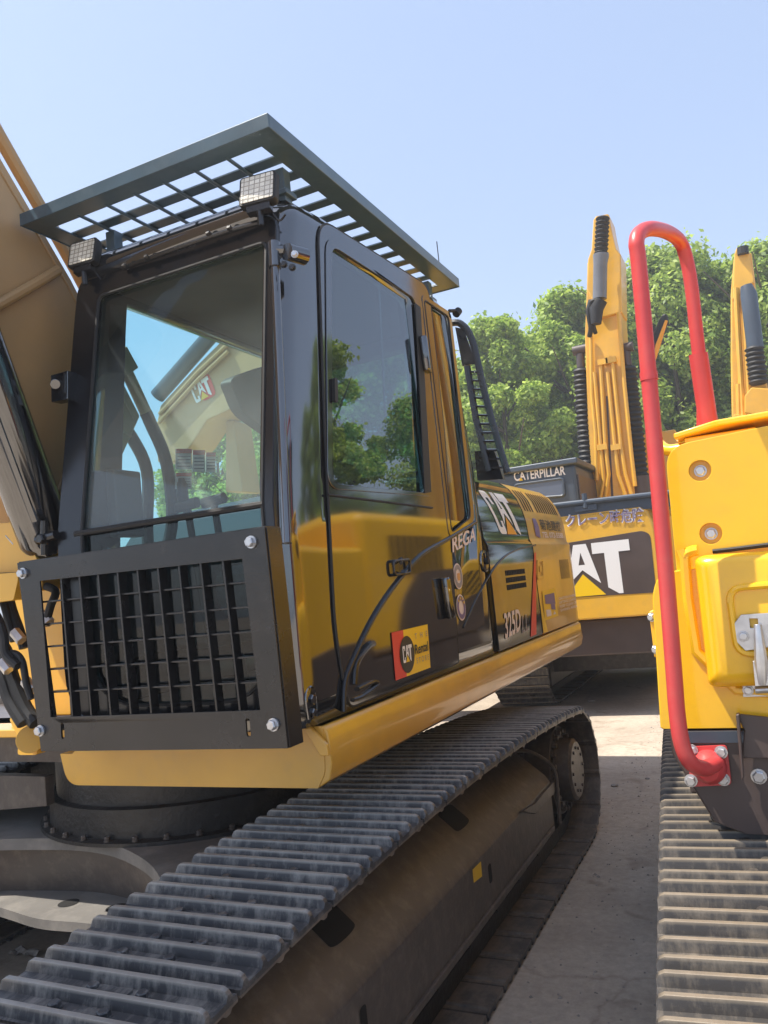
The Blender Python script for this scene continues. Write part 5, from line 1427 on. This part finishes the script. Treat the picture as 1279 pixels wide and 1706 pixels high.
mb = MB(); mb.plate([QE(376, 820, .3), QE(376, 700, .3), QE(388, 700, .3), QE(404, 820, .3)], [], (0, .4, 0)); mb.build('boom_foot', M['boom_tan'], E_, bevel=.02)
mb = MB()
for x in (-7.6, -5.1): mb.loft([[Vector((x+dx, y, z)) for dx, z in [(0, .02), (.6, .02), (.6, .9), (0, .9)]] for y in (7.9, 11.8)])
mb.build('tracks', M['track_dusty'], E_, bevel=.2, seg=3)
mb = MB(); mb.box(-7.1, -5.0, 8.8, 11, .45, 1.1); mb.build('car_body', M['frame_dark'], E_)

# ================================================================== EXCAVATOR F (seen mirrored in the rear side window)
F_ = thing('excavator', 'excavator with upright yellow boom mirrored in the narrow rear side window of the cab', 'excavator', (2.0, 13.0, 0))
mb = MB(); mb.plate([Vector((x, 10.2, z)) for x, z in ((.70, 1.9), (.62, 3.6), (.95, 6.4), (1.2, 6.4), (1.45, 3.6), (1.45, 1.9))], [], (0, .6, 0)); fb = mb.build('boom', M['yellow_mid'], F_, bevel=.02)
mb = MB()
for k in range(4): mb.tube(smoothline([(.78+.15*k, 10.15, 1.9), (.76+.16*k, 10.14, 3.5), (.95+.07*k, 10.14, 6.2)], 4), .03, 8)
mb.build('boom_pipe', M['yellow_mid'], fb, smooth=True)
bellows(F_, Vector((.45, 10.3, 4.3)), Vector((.5, 10.3, 2.4)), .12, 22)
mb = MB(); mb.box(.6, 3.3, 10.9, 14.5, 1.1, 2.3); mb.build('engine_house', M['yellow_mid'], F_, bevel=.05)
mb = MB(); mb.box(1.0, 2.9, 11.5, 14, .45, 1.09); mb.build('car_body', M['frame_dark'], F_)
for x in (.5, 2.8):
    mb = MB(); mb.loft([[Vector((x+dx, y, z)) for dx, z in [(0, .02), (.6, .02), (.6, .9), (0, .9)]] for y in (10.6, 14.6)]); mb.build('track', M['track_dusty'], F_, bevel=.2, seg=3)

# ================================================================== trees
def crown_mesh(seed, h, rad, n):
    rnd = random.Random(seed)
    cl = []
    for k in range(84):
        t = rnd.random()
        z = h*(0.13+0.85*t)
        w = rad*(math.sin(math.pi*min(.97, 0.25+0.72*t))**0.6)*(1.0 if t < .75 else 0.85)
        a = rnd.uniform(0, 2*math.pi); r = w*math.sqrt(rnd.uniform(0.15, 1))
        cl.append((Vector((r*math.cos(a), r*math.sin(a), z)), rnd.uniform(.5, 1.1)*rad*.27*Vector((rnd.uniform(.7, 1.4), rnd.uniform(.7, 1.4), rnd.uniform(.6, 1.3)))))
    mb = MB()
    vs, fs = [], []
    for k in range(n):
        c, cr = rnd.choice(cl)
        d = Vector((rnd.gauss(0, 1), rnd.gauss(0, 1), rnd.gauss(0, 1))).normalized()
        q = (rnd.random()**0.35)*(1.0 if rnd.random() < .82 else rnd.uniform(1.0, 1.5)); p = c+Vector((d.x*cr.x, d.y*cr.y, d.z*cr.z))*q
        nrm = (d*0.6+Vector((rnd.gauss(0, .5), rnd.gauss(0, .5), rnd.gauss(.35, .5)))).normalized()
        u = nrm.orthogonal().normalized(); v = nrm.cross(u)
        a = rnd.uniform(0, 6.28); uu = u*math.cos(a)+v*math.sin(a); vv = nrm.cross(uu)
        s = rnd.uniform(.045, .115)
        b0 = len(vs)
        vs += [p-uu*s, p+vv*s*.55-uu*s*.2, p+uu*s, p-vv*s*.55-uu*s*.2]
        fs.append((b0, b0+1, b0+2, b0+3))
    me = bpy.data.meshes.new('crown'); me.from_pydata(vs, [], fs)
    return me
def trunk_mesh(seed, h):
    rnd = random.Random(seed+50); mb = MB()
    pts = [Vector((0, 0, 0)), Vector((.05, .02, h*.25)), Vector((-.04, .06, h*.5)), Vector((.03, 0, h*.85))]
    mb.tube(smoothline(pts, 4), [.17-.14*k/12 for k in range(13)], 10)
    for k in range(9):
        z = h*rnd.uniform(.25, .75); a = rnd.uniform(0, 6.28); l = h*rnd.uniform(.14, .24)
        p = Vector((0, 0.03, z)); q = p+Vector((math.cos(a)*l, math.sin(a)*l, l*.8))
        mb.tube([p, p.lerp(q, .5)+Vector((0, 0, -.05)), q], [.06, .04, .012], 6)
    me = bpy.data.meshes.new('trunk'); me.from_pydata(mb.v, [], mb.f)
    return me
KIND = []
for s, h, r, m in ((1, 10.0, 2.1, 'leaf_b'), (2, 10.5, 2.4, 'leaf_a'), (3, 9.5, 2.2, 'leaf_a')):
    cme = crown_mesh(s, h, r, 64000); cme.materials.append(M[m]); tme = trunk_mesh(s, h); tme.materials.append(M['bark'])
    KIND.append((cme, tme, h))
def tree(px, topy, y, kind, label, rz):
    p = P(px, topy, 'y', y); cme, tme, h = KIND[kind]
    t = thing('broadleaf_tree', label, 'tree', (p.x, y, 0), 'trees behind the parked excavators')
    s = p.z/h/1.02
    for nm, me in (('trunk', tme), ('crown', cme)):
        o = bpy.data.objects.new(nm, me); COL.objects.link(o); o.parent = t
    t.scale = (s*1.0, s*1.0, s); t.rotation_euler.z = rz
TR = [(820, 520, 24, 0, 'bright green tree just right of the black cab, lowest of the row', 0.3),
      (880, 560, 28, 1, 'tree seen low between the first tree and the middle tree', 2.1),
      (940, 474, 26, 0, 'rounded green tree left of the boom with black bellows', 1.2),
      (1030, 470, 28, 2, 'tree directly behind the boom with black bellows', 4.0),
      (1095, 398, 26, 1, 'tall dark green tree inside the frame of the red rail', 2.6),
      (1165, 450, 30, 2, 'tree right of the red rail, set back in the row', 5.0),
      (1205, 430, 27, 0, 'green tree between the red rail and the far boom', 0.9),
      (1262, 395, 26, 1, 'tall tree behind the distant boom at the right edge', 3.6),
      (850, 590, 33, 2, 'tree filling the low gap behind the lowest tree of the row', 4.4),
       (905, 545, 34, 1, 'second-row tree showing between the lowest tree and the rounded tree', 5.5),
       (985, 520, 33, 0, 'second-row tree at the left edge of the boom with black bellows', 2.9),
       (1060, 470, 34, 1, 'second-row tree between the boom with black bellows and the red rail', 0.2),
       (1130, 470, 33, 0, 'second-row tree low inside the frame of the red rail', 1.7),
       (1235, 450, 34, 2, 'second-row tree just left of the distant boom', 5.9),
       (352, 640, 20, 2, 'tree seen through the windshield right of the boom pipe', 1.0),
      (420, 700, 19, 0, 'green tree seen through the windshield beside the dark visor', 2.2)]
TR += [(500, 560, 22, 1, 'tree seen through the rear glass of the black cab, farthest left in the door window', 0.7),
       (590, 540, 23, 2, 'tree seen through the middle of the cab door window', 1.9),
       (690, 560, 24, 0, 'tree seen through the narrow rear side window of the cab', 3.1)]
for t_ in TR: tree(*t_)
# the row goes on to the right; it shows as reflections in the cab glass
for i, (x, y, k, h) in enumerate(((3.6, 27, 2, 7.5), (6.8, 24, 1, 7.8), (10.4, 24, 0, 10.4), (14.5, 25, 1, 9.0))):
    cme, tme, hh = KIND[k]
    t = thing('broadleaf_tree', 'tree mirrored in the door glass of the black cab', 'tree', (x, y, 0), 'trees mirrored in the cab door glass')
    for nm, me in (('trunk', tme), ('crown', cme)):
        o = bpy.data.objects.new(nm, me); COL.objects.link(o); o.parent = t
    t.scale = (h/hh,)*3; t.rotation_euler.z = i*1.3

# ================================================================== small things
mb = MB(); mb.tube(smoothline([P(700, 600, 'y', 40)+Vector((-6, 0, 1)), P(865, 571, 'y', 40), P(905, 563, 'y', 40)+Vector((3, 0, .2))], 6), .02, 6)
o = mb.build('overhead_cable', M['rubber']); o['label'] = 'thin black overhead cable crossing the sky between the trees'; o['category'] = 'cable'
def stone(px, py, r, label, flat=.6, m='stone'):
    c = P(px, py, 'z', 0); rnd = random.Random(int(px*7+py)); me = bpy.data.meshes.new('stone')
    bm = bmesh.new(); bmesh.ops.create_icosphere(bm, subdivisions=2, radius=r)
    for v in bm.verts: v.co = Vector((v.co.x*1.4, v.co.y, v.co.z*flat))*rnd.uniform(.8, 1.15)
    bm.to_mesh(me); bm.free(); me.materials.append(M[m])
    o = bpy.data.objects.new('pebble', me); COL.objects.link(o); o.location = c+Vector((0, 0, r*flat*.6)); o['label'] = label; o['category'] = 'stone'
stone(1024, 1310, .022, 'small pale pebble on the shaded concrete just before the sunlit strip')
stone(985, 1170, .035, 'pebble in the shadow of the lettered counterweight')
stone(1078, 1298, .014, 'tiny pebble on the concrete nearest the right-hand track')

def grit(name, label, n, x0, x1, y0, y1, seed):
    rnd = random.Random(seed); mb = MB()
    for k in range(n):
        c = Vector((rnd.uniform(x0, x1), rnd.uniform(y0, y1), 0)); r = rnd.uniform(.0025, .008)*(1.7 if rnd.random() < .06 else 1)
        a = rnd.uniform(0, 2)
        mb.add([c+Vector((r*math.cos(a+q*1.57)*rnd.uniform(.7, 1.3), r*math.sin(a+q*1.57), 0.001)) for q in range(4)]+[c+Vector((0, 0, r*.9))], [(0, 1, 4), (1, 2, 4), (2, 3, 4), (3, 0, 4)])
    o = mb.build(name, M['stone']); o['kind'] = 'stuff'; o['label'] = label; o['category'] = 'grit'
grit('loose_grit', 'loose grit and crumbs of dry mud scattered over the concrete between the tracks', 1500, -1.3, .2, 1.6, 9.5, 5)

# thin haze volume added to lift shadows like lens flare and soften far trees
mb = MB(); mb.box(-45, 45, -20, 60, -1, 16)
hz = bpy.data.materials.new('thin_haze'); hz.use_nodes = True
ht = hz.node_tree; ht.nodes.clear()
ho = ht.nodes.new('ShaderNodeOutputMaterial'); hv = ht.nodes.new('ShaderNodeVolumePrincipled')
hv.inputs['Color'].default_value = (0.92, 0.95, 1.0, 1); hv.inputs['Density'].default_value = 0.0038; hv.inputs['Anisotropy'].default_value = 0.3
ht.links.new(hv.outputs[0], ho.inputs['Volume'])
o = mb.build('haze', hz); o['kind'] = 'stuff'; o['label'] = 'thin pale haze added over the yard to lift the shadows like lens flare'; o['category'] = 'haze'

# crumpled scrap lying in the shade under the car body
c = P(42, 1592, 'z', 0); rnd = random.Random(3); mb = MB()
gv = [[c+Vector((-.09+.03*i, -.035+.022*k, .006+rnd.uniform(0, .03))) for k in range(4)] for i in range(7)]
mb.loft(gv, closed=False, caps=False)
o = mb.build('litter', M['stone'], smooth=False); o['label'] = 'pale crumpled scrap on the dark ground below the car body at the lower left'; o['category'] = 'litter'
